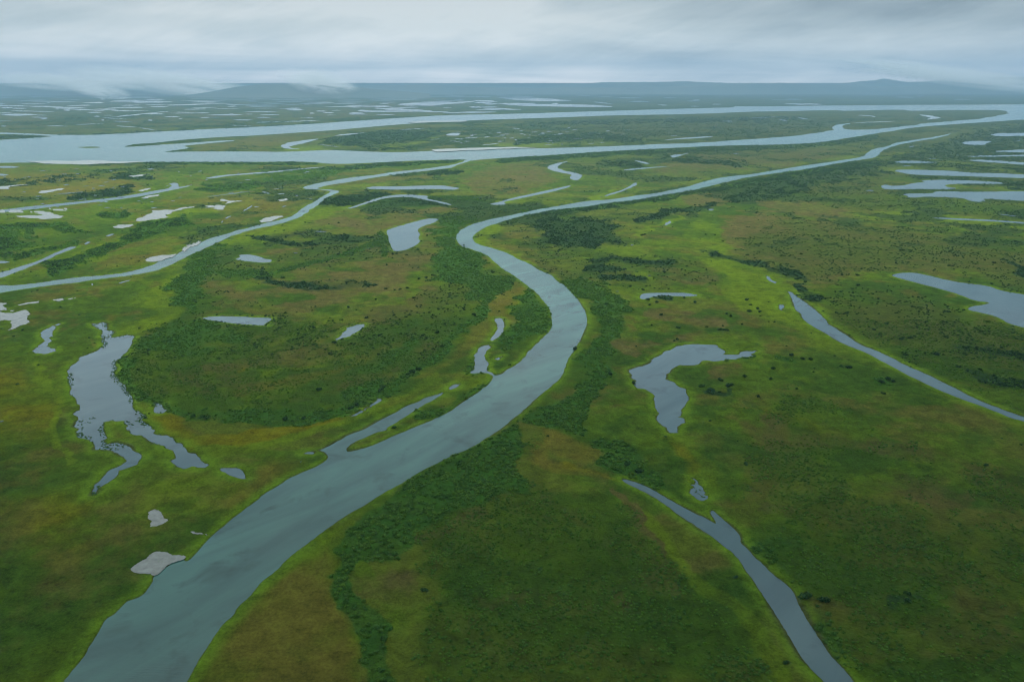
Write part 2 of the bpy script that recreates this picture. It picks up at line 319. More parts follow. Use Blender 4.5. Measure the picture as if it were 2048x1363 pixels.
MUD = [
 ('pale grey mud flat with a ring of grass beside the wide lower river', "261,1138 293,1118 311,1104 332,1105 352,1111 372,1112 370,1117 352,1124 326,1140 309,1152 282,1148", 1),
 ('pale pentagonal mud pan in the lower left meadow', "296,1026 311,1018 323,1025 337,1042 311,1054 299,1055 299,1040", 1),
 ('small pale mud streak near the lower left river bank', "376,1064 390,1063 417,1072 396,1069.5", 1),
 ('pale mud bar along the winding left creek, left one', "291,520 320,511 342,510 352,508 325,522 300,524", 1),
 ('pale mud bar along the winding left creek, right one', "362,500 380,489 405,482 392,489 372,500", 1),
 ('branching pale mud pan cut off by the left edge', "-60,598 0,606 16,606 8,615 30,621 26,624 8,620 0,622 25,627 50,620 62,628 55,640 40,652 28,658 14,662 23,652 24,642 10,640 0,644 -60,652", 1),
 ('long ragged mud pan on the left marsh beside the dark willow belt', "271,442 290,432 305,421 350,420 392,413 375,417 345,424 332,430 337,434 312,439 280,444", 1),
 ('pale fish shaped mud pan on the left marsh', "225,454 235,450 252,450 270,448 260,454 245,457 228,456", 1),
 ('pale forked mud pan right of the ragged one', "410,412 437,410 450,414 457,419 445,420 430,416", 1),
 ('scribbled pale mud patch upper right of the forked mud pan', "400,401 440,400 445,396 460,402 485,402 450,409 455,405 440,402", 1),
 ('flat pale mud pan near the left edge below the straight creek', "30,432 55,431 117,430 119,437 82,439 42,435.5", 1),
 ('thin pale mud streak right above the flat mud pan', "87,417 135,417 127,421 105,420", 1),
 ('curling pale mud streak near the left edge', "0,423.6 25,424 62,422 82,424 100,427 130,425 100,429 86,428 68,424 25,426", 1),
 ('pale mud pan above the straight left creek', "277,382 300,376 310,376 287,383", 1),
 ('pale mud streak under the straight left creek', "277,397 295,392 317,389 318,392 295,396.5", 1),
 ('slanting pale mud streak on the far left marsh', "80,387 120,377 124,380 90,386.5", 1),
 ('thin pale mud streak in the middle of the far left marsh', "255,353 300,348.5 285,353 268,355", 1),
 ('pale mud streak at the bottom of the left marsh', "32,611 80,602 78,606 40,611.5", 1),
 ('small pale mud patch with bushes at the bottom of the left marsh', "102,601 125,597 128,600 118,603", 1),
 ('thin mud streak right of the bushy mud patch', "134,598.5 150,595.5 150,597.5 137,600", 1),
 ('pale mud bar where the left creek meets the willow island', "519,442 530,436 564,432 560,436 545,442 522,446", 1),
 ('small pale mud patch left of the winding creek', "553,401 574,397 576,400 560,403", 1),
 ('pale mud apron on the south shore of the great river', "50,323 175,321 260,324 300,323.5 240,327.5 175,330 100,328", 1),
 ('thin pale mud streak at the far left shore of the marsh', "-40,376 0,374 60,369 20,379 -40,380", 0),
 ('pale shoal strip on the south shore of the long island', "862,300 1024,294.5 1074,296 1024,298 937,301 870,304", 0),
 ('grey sand bar lying in the far channel of the great river', "811,245 850,242.5 930,242 900,244.5 830,246.3", 0),
]

def chaikin(p, it=1):
    for _ in range(it):
        q = []
        for i in range(len(p)):
            a = p[i]; b = p[(i + 1) % len(p)]
            q.append((.78 * a[0] + .22 * b[0], .78 * a[1] + .22 * b[1]))
            q.append((.22 * a[0] + .78 * b[0], .22 * a[1] + .78 * b[1]))
        p = q
    return p
def fractal(pts, rough, rng):
    """break a shoreline laid out in metres into natural small wiggles"""
    out_ = []
    def rec(a, b, depth):
        L = math.hypot(b[0] - a[0], b[1] - a[1])
        d = math.hypot(a[0], a[1])
        lim = max(1.2, d * 0.0016)
        if L < lim or depth > 7:
            out_.append(a); return
        k = rng.gauss(0, 1) * rough
        # across-view wiggle is limited far away so thin channels keep their width
        m = ((a[0] + b[0]) / 2 - (b[1] - a[1]) * k, (a[1] + b[1]) / 2 + (b[0] - a[0]) * k)
        rec(a, m, depth + 1); rec(m, b, depth + 1)
    n = len(pts)
    for i in range(n):
        rec(pts[i], pts[(i + 1) % n], 0)
    return out_
def shore(sk, rough, seed, sm=1):
    if rough >= .06: sm, rough = 0, rough * 1.25
    q = chaikin(sk, sm) if sm else sk
    xs, ys = ground_pt([p[0] for p in q], [max(p[1], 180) for p in q])
    return fractal(list(zip(xs.tolist(), ys.tolist())), rough, random.Random(seed))
def lens_line(x1, y1, x2, y2, w, rng):
    n = 7
    up, dn = [], []
    for i in range(n + 1):
        t = i / n
        e = (math.sin(math.pi * t) ** .6) * w / 2
        up.append((x1 + (x2 - x1) * t, y1 + (y2 - y1) * t - e * rng.uniform(.55, 1.2)))
        dn.append((x1 + (x2 - x1) * t, y1 + (y2 - y1) * t + e * rng.uniform(.55, 1.2)))
    return up + dn[::-1]

BODIES = []   # (name, label, outer, holes, kind)
BODIES.append(('river', 'wide grey green river sweeping from the bottom left in an S bend to the upper right', shore(MAIN, .035, 1), [], 'w'))
BODIES.append(('river', 'great pale braided river crossing the whole view below the hills', shore(GREAT, .02, 2), [shore(i, .03, 3 + k) for k, i in enumerate(ISL)], 'w'))
for k, (nm, lb, s, r) in enumerate(WATER):
    BODIES.append((nm, lb, shore(P(s), r, 20 + k), [], 'w'))
for k, (lb, s, near) in enumerate(MUD):
    BODIES.append(('mudflat', lb, shore(P(s), .09, 200 + k), [], 'm'))
rg = random.Random(5)
SMALL = []
for t in FARLINES.split(';'):
    a = [float(v_) for v_ in t.split()]
    if len(a) != 5: continue
    SMALL.append(shore(lens_line(*a, rg), .05, rg.random(), 0))
# countless marsh pools of the far left plain
for k in range(620):
    y = 187 + 70 * rg.random() ** 1.5
    x = rg.uniform(-500, 1050) if rg.random() < .75 else rg.uniform(1050, 2300)
    if y > 262 - x * .035 - 4: continue
    if x > 1050 and (y > 208 or rg.random() < .6): continue
    L = rg.uniform(8, 75) * (1 if y < 225 else .6)
    if x > 1050: L *= .6
    SMALL.append(shore(lens_line(x, y, x + L, y + rg.uniform(-.03, .03) * L, rg.uniform(.7, 2.8), rg), .05, rg.random(), 0))
for k in range(150):
    if k < 95:
        x = rg.uniform(-200, 620); y = rg.uniform(333, 425)
    else:
        x = rg.uniform(900, 1250); y = rg.uniform(262, 292) - (x - 900) * .01
    L = rg.uniform(3, 16)
    SMALL.append(shore(lens_line(x, y, x + L, y - rg.uniform(0, .16) * L, rg.uniform(.7, 1.9), rg), .08, rg.random(), 0))

# ---------------------------------------------------------------- ground grid
ys_rows = np.concatenate([[165.35, 165.6, 166, 166.6, 167.4, 168.3, 169.2], np.arange(170, 340, 1.0), np.arange(340, 1700, 2.0)])
xs_cols = np.arange(-760, 2810, 2.5)
GX, GY = np.meshgrid(xs_cols, ys_rows)
WX, WY = ground_pt(GX, GY)
NR, NC = GX.shape
DIST = np.hypot(WX, WY)
rowsp = np.abs(np.gradient(WY[:, 0]))[:, None] * np.ones((1, NC))
# signed distance to the shores (metres, positive on land)
D = np.full(GX.shape, 400.0)
INW = np.zeros(GX.shape, bool)
INM = np.zeros(GX.shape, bool)
def sketch_of(wx, wy):
    # inverse of ground_pt
    z = -H
    fz = wy * cp + (-z) * sp_ * 1.0
    fz = wy * cp - z * sp_
    ux = wx / fz
    upc = wy * sp_ + z * cp
    return CX + ux * F, CY - upc / fz * F
def row_index(y):
    return np.interp(y, ys_rows, np.arange(NR))
def burn(poly, mask, dist=True):
    px = np.array([p[0] for p in poly]); py = np.array([p[1] for p in poly])
    sx, sy = sketch_of(px, py)
    r0 = max(0, int(row_index(sy.min())) - 1); r1 = min(NR, int(row_index(sy.max())) + 3)
    c0 = max(0, int((sx.min() + 760) / 2.5) - 1); c1 = min(NC, int((sx.max() + 760) / 2.5) + 3)
    if r1 <= r0 or c1 <= c0: return
    # scanline even-odd test in metres row by row: all points of a row share WY
    sub = mask[r0:r1, c0:c1]
    x1 = px; y1 = py; x2 = np.roll(px, -1); y2 = np.roll(py, -1)
    for r in range(r0, r1):
        yy = WY[r, 0]
        e = (y1 > yy) != (y2 > yy)
        if not e.any(): continue
        xi = np.sort(x1[e] + (yy - y1[e]) / (y2[e] - y1[e]) * (x2[e] - x1[e]))
        cnt = np.searchsorted(xi, WX[r, c0:c1])
        sub[r - r0] ^= (cnt % 2 == 1)
    if not dist: return
    n = len(poly)
    sx2 = np.roll(sx, -1); sy2 = np.roll(sy, -1)
    ra = row_index(np.minimum(sy, sy2)); rb = row_index(np.maximum(sy, sy2))
    ca = (np.minimum(sx, sx2) + 760) / 2.5; cb = (np.maximum(sx, sx2) + 760) / 2.5
    for i in range(n):
        a = max(0, int(ra[i]) - 9); b = min(NR, int(rb[i]) + 11)
        c = max(0, int(ca[i]) - 11); d = min(NC, int(cb[i]) + 13)
        if b <= a or d <= c: continue
        X = WX[a:b, c:d]; Y = WY[a:b, c:d]
        ddx = x2[i] - x1[i]; ddy = y2[i] - y1[i]; L = ddx * ddx + ddy * ddy + 1e-9
        t = np.clip(((X - x1[i]) * ddx + (Y - y1[i]) * ddy) / L, 0, 1)
        dd = np.hypot(X - x1[i] - t * ddx, Y - y1[i] - t * ddy)
        D[a:b, c:d] = np.minimum(D[a:b, c:d], dd)
for nm, lb, outer, holes, kd in BODIES:
    m = INW if kd == 'w' else INM
    one = np.zeros(GX.shape, bool)
    burn(outer, one, kd == 'w')
    for h_ in holes: burn(h_, one, True)
    m |= one
SD = np.where(INW, -D, D)

# ---------------------------------------------------------------- vegetation survey (kind of cover, where)
RS = 4.0
rx = np.arange(-760, 2812, RS); ry = np.arange(160, 1704, RS)
RXX, RYY = np.meshgrid(rx, ry)
LAY = {k: np.zeros(RXX.shape, np.float32) for k in ('brown', 'tan', 'sedge', 'yellow', 'dark', 'thick', 'scrub')}
def zone(layer, pts, soft=14, amt=1.0):
    soft = soft * 1.6
    pts = P(pts)
    x0 = min(p[0] for p in pts) - soft * 2; x1 = max(p[0] for p in pts) + soft * 2
    y0 = min(p[1] for p in pts) - soft * 2; y1 = max(p[1] for p in pts) + soft * 2
    a = max(0, int((y0 - 160) / RS)); b = int((y1 - 160) / RS) + 2
    c = max(0, int((x0 + 760) / RS)); d = int((x1 + 760) / RS) + 2
    X = RXX[a:b, c:d]; Y = RYY[a:b, c:d]
    s = segdist(X, Y, pts, True)
    s = np.where(inside(pts, X, Y), s, -s)
    L = LAY[layer][a:b, c:d]
    L[:] = np.maximum(L, amt * sstep(-soft, soft, s))
def stroke(layer, w, pts, amt=1.0, asp=1.0):
    pts = P(pts)
    q = [(p[0], p[1] * asp) for p in pts]
    d = segdist(RXX, RYY * asp, q)
    LAY[layer][:] = np.maximum(LAY[layer], amt * sstep(w * 1.5, w * .45, d))
# tall willow thickets
zone('thick', """1110,560 1150,590 1180,640 1172,680 1145,725 1125,760 1060,815 1030,838 1060,845 1120,850 1200,872 1225,878 1275,900 1320,950 1350,990 1325,990 1270,945
 1235,930 1190,895 1160,850 1150,800 1175,760 1190,735 1215,700 1235,670 1245,610 1215,570 1160,555""", 10)
zone('thick', """1024,842 985,870 900,915 800,968 740,1005 705,1035 677,1095 690,1130 690,1190 725,1240 752,1290 775,1350 800,1420 830,1420 822,1330 820,1290 790,1230
 745,1195 715,1150 735,1120 800,1125 850,1105 850,1060 900,1030 960,1000 1000,975 1060,985 1070,950 1050,905 1030,870""", 8)
zone('scrub', """1000,860 1060,880 1100,1000 1200,1010 1330,1080 1450,1180 1540,1330 1580,1420 1000,1420 900,1400 860,1320 900,1200 860,1130 860,1050 900,930""", 30, .8)
zone('scrub', """1450,980 1600,960 1800,1000 2048,1060 2300,1200 2300,1500 1780,1500 1700,1330 1620,1190 1500,1060""", 30, .7)
zone('scrub', "1500,760 1700,800 1900,880 2200,960 2200,1060 1800,990 1500,960 1470,850", 30, .5)
zone('thick', "1560,1170 1640,1180 1700,1260 1720,1340 1660,1280 1610,1210", 14, .7)
zone('thick', "1490,1070 1600,1060 1640,1100 1560,1120", 14, .6)
zone('thick', "905,800 950,765 980,747 984,757 960,783 920,808 885,828 815,838 838,818", 5)
zone('thick', "1012,640 1030,600 1040,572 1075,595 1092,630 1090,650 1060,672 1020,690 1000,706 988,690", 7)
zone('thick', "905,735 930,715 950,722 945,745 925,750", 7)
zone('thick', "300,690 340,652 400,646 480,652 520,668 450,700 395,712 350,700", 10)
zone('scrub', """285,690 290,740 330,790 400,835 520,835 640,838 740,805 830,745 900,680 950,620 990,560 900,530 860,570 700,640 520,600 380,580 350,620 300,660""", 16, .62)
stroke('thick', 10, "285,700 292,740 320,780 345,805 385,832 450,835 520,832 620,838 700,822 745,800 790,772 830,738 870,705 900,665 935,640 975,600 985,560 985,540")
stroke('thick', 9, "760,735 800,700 830,680")
stroke('thick', 11, "690,790 760,770 720,800")
zone('thick', "700,735 790,700 760,745 720,755", 12, .6)
stroke('thick', 13, "110,540 160,522 215,500 270,470 330,450 380,440")
zone('thick', "-200,455 0,455 50,462 60,490 30,515 -200,540", 6)
stroke('thick', 6, "0,455 60,452 110,453 150,460 175,463")
stroke('thick', 7, "190,432 220,433 250,428")
stroke('thick', 6, "40,515 85,500 130,485")
stroke('thick', 6, "60,462 90,480")
stroke('thick', 8, "405,375 440,378 480,375 510,368")
for w_, a_, t_ in ((12, .55, "110,540 160,522 215,500 270,470 330,450 380,440"), (22, .6, "-60,495 -10,490 30,490"), (5, .5, "0,455 60,452 110,453 150,460 175,463"),
                   (6, .55, "190,432 220,433 250,428"), (6, .5, "405,375 440,378 480,375 510,368"), (6, .5, "40,515 85,500 130,485")):
    stroke('dark', w_, t_, a_)
stroke('dark', 8, "150,395 240,385 265,378"); stroke('dark', 5, "230,352 310,358")
stroke('dark', 10, "-200,395 -50,370 100,360 200,350", .5)
zone('thick', "350,545 400,495 430,480 460,500 430,530 400,560 390,620 350,640 335,600", 14, .8)
stroke('thick', 6, "370,540 450,548 530,550 590,535 650,518 700,500 740,482 770,478")
stroke('dark', 6, "520,470 600,490 660,480 720,475", .8)
stroke('dark', 8, "512,545 560,570 650,575 740,565", .7)
zone('thick', "880,440 940,432 915,455 908,475 915,490 960,508 985,535 995,565 970,600 930,590 900,560 880,530 870,480", 10)
stroke('thick', 6, "740,465 745,480 755,500 770,510")
stroke('thick', 6, "855,465 880,460 910,462")
stroke('dark', 9, "640,402 700,395 740,385 800,400 880,405", .9)
stroke('dark', 7, "690,405 740,398"); stroke('thick', 5, "820,395 900,395 960,398", .9); stroke('dark', 4, "780,350 860,345 920,345")
stroke('thick', 4, "520,345 640,340 760,332 860,325 925,321")
stroke('thick', 3, "280,326 400,326 512,327 630,327"); stroke('thick', 4, "540,357 620,352 680,346")
stroke('thick', 5, "1000,322 1100,314 1200,308 1350,301 1500,296 1620,290 1700,283 1750,274"); stroke('dark', 8, "1210,325 1240,330 1290,330", .9)
stroke('dark', 8, "1330,318 1420,322 1500,330", .7)
zone('dark', "1060,440 1130,430 1220,445 1240,480 1180,492 1090,490 1062,470", 10)
stroke('thick', 6, "1050,425 1150,417 1260,405 1340,393 1420,380 1480,370 1560,355 1640,342 1750,325")
stroke('dark', 8, "1090,455 1200,470 1240,478")
stroke('dark', 7, "1180,525 1240,515 1290,525 1350,530"); stroke('dark', 5, "1210,555 1260,560 1310,565"); stroke('dark', 5, "1180,535 1230,540")
stroke('dark', 6, "1270,440 1340,425 1400,420 1430,410"); stroke('dark', 6, "1420,500 1480,520 1530,535 1560,550 1610,565", .9)
zone('dark', "1480,380 1560,350 1700,330 1860,295 1950,262 2048,248 2400,245 2400,335 2048,330 1900,318 1790,330 1700,345 1620,375 1560,400 1500,395", 9, .95)
zone('dark', "1820,325 1900,327 2048,335 2300,340 2300,350 2048,345 1900,338", 5, .9)
zone('scrub', "1560,370 1750,350 1800,385 2048,410 2300,420 2300,470 1900,430 1650,410", 10, .9)
stroke('dark', 9, "1480,400 1520,370 1560,372", .9)
zone('scrub', "1650,440 1800,450 2048,480 2300,520 2300,620 2048,585 1950,560 1800,540 1650,570 1560,560 1500,500 1520,450", 20, .8)
zone('scrub', "1620,600 1700,560 1800,570 1900,600 1940,625 2048,665 2300,700 2300,860 2048,820 1900,745 1780,690 1680,650", 16, .85)
stroke('dark', 6, "1980,520 1990,540 2048,550", .9); stroke('dark', 8, "1930,740 2000,760 2060,770", .9); stroke('dark', 7, "1930,690 2000,700 2060,705", .8)
stroke('dark', 9, "1560,545 1600,560", .9); stroke('dark', 10, "1650,600 1625,580", .8)
stroke('dark', 5, "1310,592 1350,596"); stroke('thick', 5, "1560,715 1610,722", .9); stroke('thick', 8, "1750,760 1790,765", .9); stroke('dark', 8, "1410,775 1450,785 1460,770", .9)
stroke('thick', 5, "1460,716 1510,712"); stroke('dark', 12, "1790,1190 1850,1180 1870,1190", .5)
stroke('thick', 6, "1850,940 1950,950", .4)
zone('dark', "640,280 680,272 760,262 880,262 885,268 830,280 740,292 650,290", 4)
zone('scrub', "1040,262 1250,245 1500,240 1660,244 1650,262 1500,278 1300,285 1150,290 1060,285", 5, .95)
stroke('dark', 7, "1040,285 1120,275 1200,272 1280,282", .9); stroke('dark', 5, "1060,250 1200,245 1400,240 1600,236", .8)
stroke('dark', 2, "115,273 300,264 500,256 700,244 860,234 1000,230 1250,223"); stroke('dark', 3.5, "1000,221 1200,219 1400,214 1600,208 1900,205 2300,203")
stroke('dark', 3, "-300,275 0,275 80,274"); stroke('dark', 4, "740,298 840,296", .7)
# brown and tan heath
zone('brown', "560,560 640,515 760,500 830,500 880,470 880,445 830,430 700,430 640,440 700,470 760,475 700,500 640,540", 14, .8)
zone('brown', "520,560 640,560 780,520 880,500 900,520 830,560 740,590 600,590", 16, .95)
zone('brown', "1010,325 1120,325 1100,345 1120,360 1080,385 1010,390 940,385 930,350", 8, .75)
zone('brown', "1330,300 1560,296 1660,295 1700,310 1560,335 1400,345 1300,345 1340,325", 7, .8)
zone('brown', "1370,395 1460,382 1480,395 1440,415 1380,412", 6, .9)
zone('brown', "1530,395 1640,405 1750,420 1640,440 1540,425", 6, .9)
zone('brown', "1470,430 1600,440 1900,470 2048,510 2300,540 2300,600 2048,575 1900,545 1760,540 1660,580 1560,560 1460,480", 16, 1.0)
zone('dark', '1790,351 1900,357 2048,364 2300,368 2300,384 2048,380 1930,372 1880,364', 5, .9)
zone('brown', '1560,380 1700,350 1760,350 1800,385 1790,400 1650,395', 8, .7)
zone('dark', '1560,345 1740,328 1780,345 1700,362 1580,372', 6, .8)
zone('brown', "1660,640 1760,600 1900,620 2048,680 2300,730 2300,800 2048,740 1900,700 1760,680", 18, .85)
stroke('brown', 14, "1300,530 1400,560", .6); stroke('brown', 12, "1280,625 1420,640", .5); stroke('brown', 9, "1280,700 1240,690", .8); stroke('brown', 10, "1430,735 1480,730", .6)
stroke('brown', 18, "1500,850 1560,870 1640,880", .6); stroke('brown', 26, "1640,860 1800,900 1950,940", .6)
zone('brown', "1480,835 1520,815 1560,830 1565,875 1530,900 1490,870", 14, .7)
stroke('brown', 22, "1740,940 1850,985 1950,1010", .6); stroke('brown', 16, "1500,1000 1560,1015", .7); stroke('brown', 20, "1750,1230 1950,1270 2100,1300", .5)
zone('brown', "1600,300 1700,290 1760,292 1740,305 1640,320", 5, .5)
stroke('brown', 6, "640,365 740,360 860,350", .7); stroke('brown', 6, "740,430 800,425 900,420", .8)
stroke('brown', 16, "380,560 450,600 560,590", .6); stroke('brown', 8, "520,505 600,500", .7); stroke('brown', 16, "430,770 520,740 600,700", .5)
stroke('brown', 10, "590,810 700,770 790,745", .6); stroke('brown', 12, "540,665 600,650", .5); stroke('brown', 10, "820,705 850,690", .7)
stroke('brown', 16, "430,780 480,790 560,770", .4)
zone('brown', "720,1160 800,1140 860,1160 880,1220 820,1240 760,1210", 18, .6)
stroke('brown', 20, "1000,1230 1150,1160 1300,1150 1400,1180", .4); stroke('brown', 20, "880,1250 1000,1300 1100,1340", .4); stroke('brown', 10, "1230,990 1265,1020 1345,1095", .7)
stroke('brown', 12, "960,1020 900,1060 860,1080", .5); stroke('brown', 30, "1200,1290 1400,1300 1500,1340", .3)
zone('tan', "1070,845 1110,850 1190,890 1240,920 1200,930 1150,915 1100,900 1060,920 1080,890", 8, .8)
stroke('tan', 12, "1070,890 1110,920 1160,940 1230,950", .7)
zone('tan', "960,600 1000,570 1030,570 1025,600 1000,640 990,660 960,690 950,710 920,720 880,740 850,760 820,760 870,720 920,670", 12, .75)
stroke('tan', 12, "700,830 800,800 900,755 950,690", .5); stroke('tan', 6, "1000,500 1060,540 1085,545", .7)
stroke('tan', 9, "820,855 870,835 920,810 960,790", .8); stroke('tan', 8, "720,890 780,865", .7)
zone('tan', "440,1250 520,1175 600,1110 660,1080 690,1160 710,1230 760,1330 760,1420 420,1420 400,1330", 20, .55)
zone('tan', "540,920 640,910 650,920 600,945 560,960 500,1000 460,1020 430,1010 480,960", 14, .6)
zone('tan', "100,1330 180,1240 250,1190 300,1165 300,1180 250,1200 200,1250 150,1330 120,1420 40,1420", 16, .6)
zone('tan', "-200,330 0,340 150,345 260,345 300,380 200,395 0,410 -200,420", 12, .75)
zone('tan', "280,500 380,470 480,440 560,420 620,400 600,425 560,440 470,460 400,480 340,510 240,545 150,550", 8, .5)
zone('tan', "300,395 400,390 520,385 600,400 540,430 460,440 400,420 300,410", 10, .6)
zone('tan', "440,285 520,272 640,266 760,256 900,250 860,258 700,264 620,275 560,290 520,301 380,302 380,292", 5, .8)
stroke('tan', 8, "1390,1000 1330,990", .2)
zone('tan', "1240,255 1400,262 1600,250 1640,252 1600,266 1400,275 1200,275", 5, .6)
zone('brown', "-300,192 900,192 1000,225 700,240 500,250 0,262 -300,262", 8, .5)
stroke('brown', 15, "450,735 560,722 680,684 780,632 860,580", .75)
stroke('tan', 10, "500,792 600,772 700,732 800,684 880,622", .6)
stroke('sedge', 7, "470,700 560,690 640,660 720,615 800,570", .6)
stroke('sedge', 6, "560,762 660,727 740,692", .6); stroke('brown', 10, "380,740 430,770 520,782", .6); stroke('brown', 12, "540,625 640,610 760,570 850,530", .7)
stroke('brown', 12, "1080,1000 1150,1040 1230,1110 1290,1200", .5); stroke('sedge', 9, "1020,960 1110,1000 1190,1060 1260,1140", .4)
stroke('brown', 12, "900,1160 980,1210 1060,1290 1100,1380", .45); stroke('tan', 12, "1380,640 1300,660 1250,690", .4)
stroke('brown', 10, "1200,640 1260,690 1340,670", .4); stroke('sedge', 8, "1240,600 1200,660 1180,740 1150,800", .35)
zone('yellow', "-300,640 80,700 130,900 240,1000 260,1200 120,1363 60,1420 -300,1420", 40, .38)
stroke('tan', 26, "40,1000 120,1120 160,1240", .35); stroke('sedge', 30, "60,900 150,1000 230,1080", .35)
stroke('sedge', 12, "330,866 450,886 600,868 700,842 800,800 870,755", .75)
stroke('sedge', 9, "420,1085 520,1010 600,955 660,925", .7); stroke('sedge', 10, "255,770 275,810 320,850", .8); stroke('sedge', 16, "215,650 260,655 300,640", .6)
stroke('sedge', 12, "120,720 125,790 140,860 170,910", .7); stroke('sedge', 10, "390,1390 440,1290 520,1190 600,1110 700,1040", .7)
# bright sedge meadows
zone('sedge', "1390,430 1440,440 1480,470 1540,520 1580,560 1640,600 1720,680 1830,720 1960,790 2100,840 2100,880 1960,830 1800,750 1650,700 1580,660 1480,620 1440,560 1400,500 1360,470", 14, .7)
stroke('sedge', 8, "1560,400 1640,415 1750,430 1850,436 2048,450 2300,468", .9)
stroke('sedge', 6, "1650,370 1750,345 1850,330 1960,332 2048,348", .6); stroke('sedge', 6, "1770,395 1850,382 1870,378", .8)
stroke('sedge', 5, "1880,375 1940,368 2048,380", .6); stroke('sedge', 6, "1290,470 1330,445 1345,435", .8)
stroke('sedge', 4, "1210,580 1250,586 1280,592", .9); stroke('sedge', 6, "1280,550 1320,558", .8); stroke('sedge', 4, "1400,593 1420,596", .8)
stroke('sedge', 12, "1100,480 1200,500 1300,490 1400,480 1450,480", .5)
zone('sedge', "1330,860 1380,860 1420,930 1440,1010 1500,1060 1440,1020 1400,1010 1380,1000 1370,940 1330,900", 10, .6)
zone('yellow', "1330,880 1370,880 1390,940 1400,1000 1375,1000 1350,930", 10, .6)
stroke('yellow', 7, "1150,925 1200,940 1240,955 1300,968 1330,980", .8)
zone('sedge', "940,455 1000,440 980,460 960,470 970,485 1030,505 1060,530 1040,540 990,500 940,485", 6, .9)
zone('sedge', "1010,555 1045,600 1060,640 1040,690 1010,640", 8, .6)
stroke('sedge', 16, "1150,700 1200,720 1230,740", .4)
stroke('sedge', 10, "900,775 940,760 960,745", .9); stroke('sedge', 10, "830,800 870,780 940,740", .7); stroke('yellow', 9, "400,880 500,875 600,850 680,835 770,795", .8)
stroke('yellow', 6, "760,785 800,760 850,725", .7); stroke('sedge', 10, "690,640 740,630 770,610 830,590", .5); stroke('yellow', 5, "640,695 670,683", .8); stroke('yellow', 5, "735,645 745,635", .8)
stroke('yellow', 6, "515,745 545,730 560,722", .7)
zone('sedge', "280,690 250,730 240,760 290,800 340,850 440,880 600,860 600,900 400,920 330,870 270,820 240,770 235,730", 12, .5)
zone('yellow', "280,790 330,800 380,850 420,870 400,900 330,860 290,830", 12, .7)
zone('sedge', "320,570 400,520 440,490 520,460 600,440 660,410 740,400 680,425 600,455 500,475 420,510 370,560 340,640 300,690 240,700 240,660", 10, .85)
zone('sedge', "100,600 300,560 330,580 300,640 280,680 200,640 100,640", 24, .5)
stroke('sedge', 8, "150,510 250,470 340,430 420,425 500,405", .7); stroke('sedge', 8, "80,545 150,535 220,512", .7)
stroke('sedge', 8, "380,450 450,450 520,440", .5); stroke('sedge', 6, "960,400 1000,405 1060,402", .6); stroke('sedge', 6, "640,378 760,365 860,345", .5)
stroke('sedge', 5, "1180,402 1200,396 1240,382", .8)
stroke('sedge', 4, "960,293 1100,290 1250,283 1400,278", .9); stroke('sedge', 5, "560,295 600,300 660,298", .6); stroke('sedge', 4, "880,275 820,288 760,295", .8)
stroke('sedge', 4, "1500,335 1600,327 1700,315 1750,300", .9); stroke('sedge', 4, "1740,300 1760,290", .8); stroke('sedge', 4, "1770,315 1840,305 1880,290", .7)
stroke('sedge', 5, "1100,408 1200,398 1400,360 1500,342", .5)
zone('yellow', "-100,720 80,720 140,790 150,860 180,890 120,960 0,960 -100,960", 30, .4)
zone('sedge', "300,960 460,950 500,980 440,1040 360,1100 300,1100 280,1030", 20, .4)
zone('sedge', "500,1190 560,1160 600,1190 560,1230 460,1300 430,1330 420,1300", 14, .6)
zone('sedge', "660,1080 690,1160 720,1260 770,1340 770,1420 720,1420 690,1300 650,1180", 14, .5)
stroke('sedge', 40, "1750,1050 1900,1120 2040,1150", .3); stroke('yellow', 30, "1640,1050 1720,1100 1850,1150", .4)
stroke('sedge', 22, "1300,1050 1400,1120 1480,1200 1560,1320", .7)
stroke('yellow', 26, "1540,830 1600,850 1660,870", .4)

def lay(name, X, Y):
    fx = np.clip((X + 760) / RS, 0, RXX.shape[1] - 2); fy = np.clip((Y - 160) / RS, 0, RXX.shape[0] - 2)
    ix = fx.astype(int); iy = fy.astype(int); fx = fx - ix; fy = fy - iy
    A = LAY[name]
    return (A[iy, ix] * (1 - fx) + A[iy, ix + 1] * fx) * (1 - fy) + (A[iy + 1, ix] * (1 - fx) + A[iy + 1, ix + 1] * fx) * fy
def covers(wx, wy, gx, gy):
    """weights of each kind of cover, with edges broken up in metres"""
    dist = np.hypot(wx, wy)
    m = dist * 0.018
    sc = 60.0
    ax = (fbm(wx, wy, 55, 11, 5, .6) - .5) * 70 + (fbm(wx, wy, 220, 12, 3) - .5) * 60
    ay = (fbm(wx, wy, 55, 21, 5, .6) - .5) * 70 + (fbm(wx, wy, 220, 22, 3) - .5) * 60
    far = np.clip(dist / 900, .6, 1.2)
    sx, sy = sketch_of(wx + ax * far * .8, np.maximum(wy + ay * far * .8, 60))
    o = {}
    for k in LAY:
        o[k] = lay(k, sx, sy)
    return o
COV = covers(WX, WY, GX, GY)
nA = fbm(WX, WY, 26, 31, 5, .6)
nB = fbm(WX, WY, 120, 41, 5, .6)
nC = fbm(WX, WY, 420, 51, 4, .55)
nD = fbm(WX, WY, 9, 61, 3, .6)
def mixw(w, n, k=.7):
    return sstep(.25, .75, w + (n - .5) * k * 2 * (w > .02) * np.minimum(1, w * 3))
col = np.zeros(GX.shape + (3,))
def C3(*a): return np.array(a)
g1 = C3(0.034, 0.078, 0.009); g2 = C3(0.060, 0.112, 0.008); g3 = C3(0.076, 0.084, 0.018)
col[:] = g1
t = sstep(.35, .65, nB)[..., None]; col = col * (1 - t) + g2 * t
t = (sstep(.50, .68, nA * .5 + nC * .5) * .7)[..., None]; col = col * (1 - t) + g3 * t
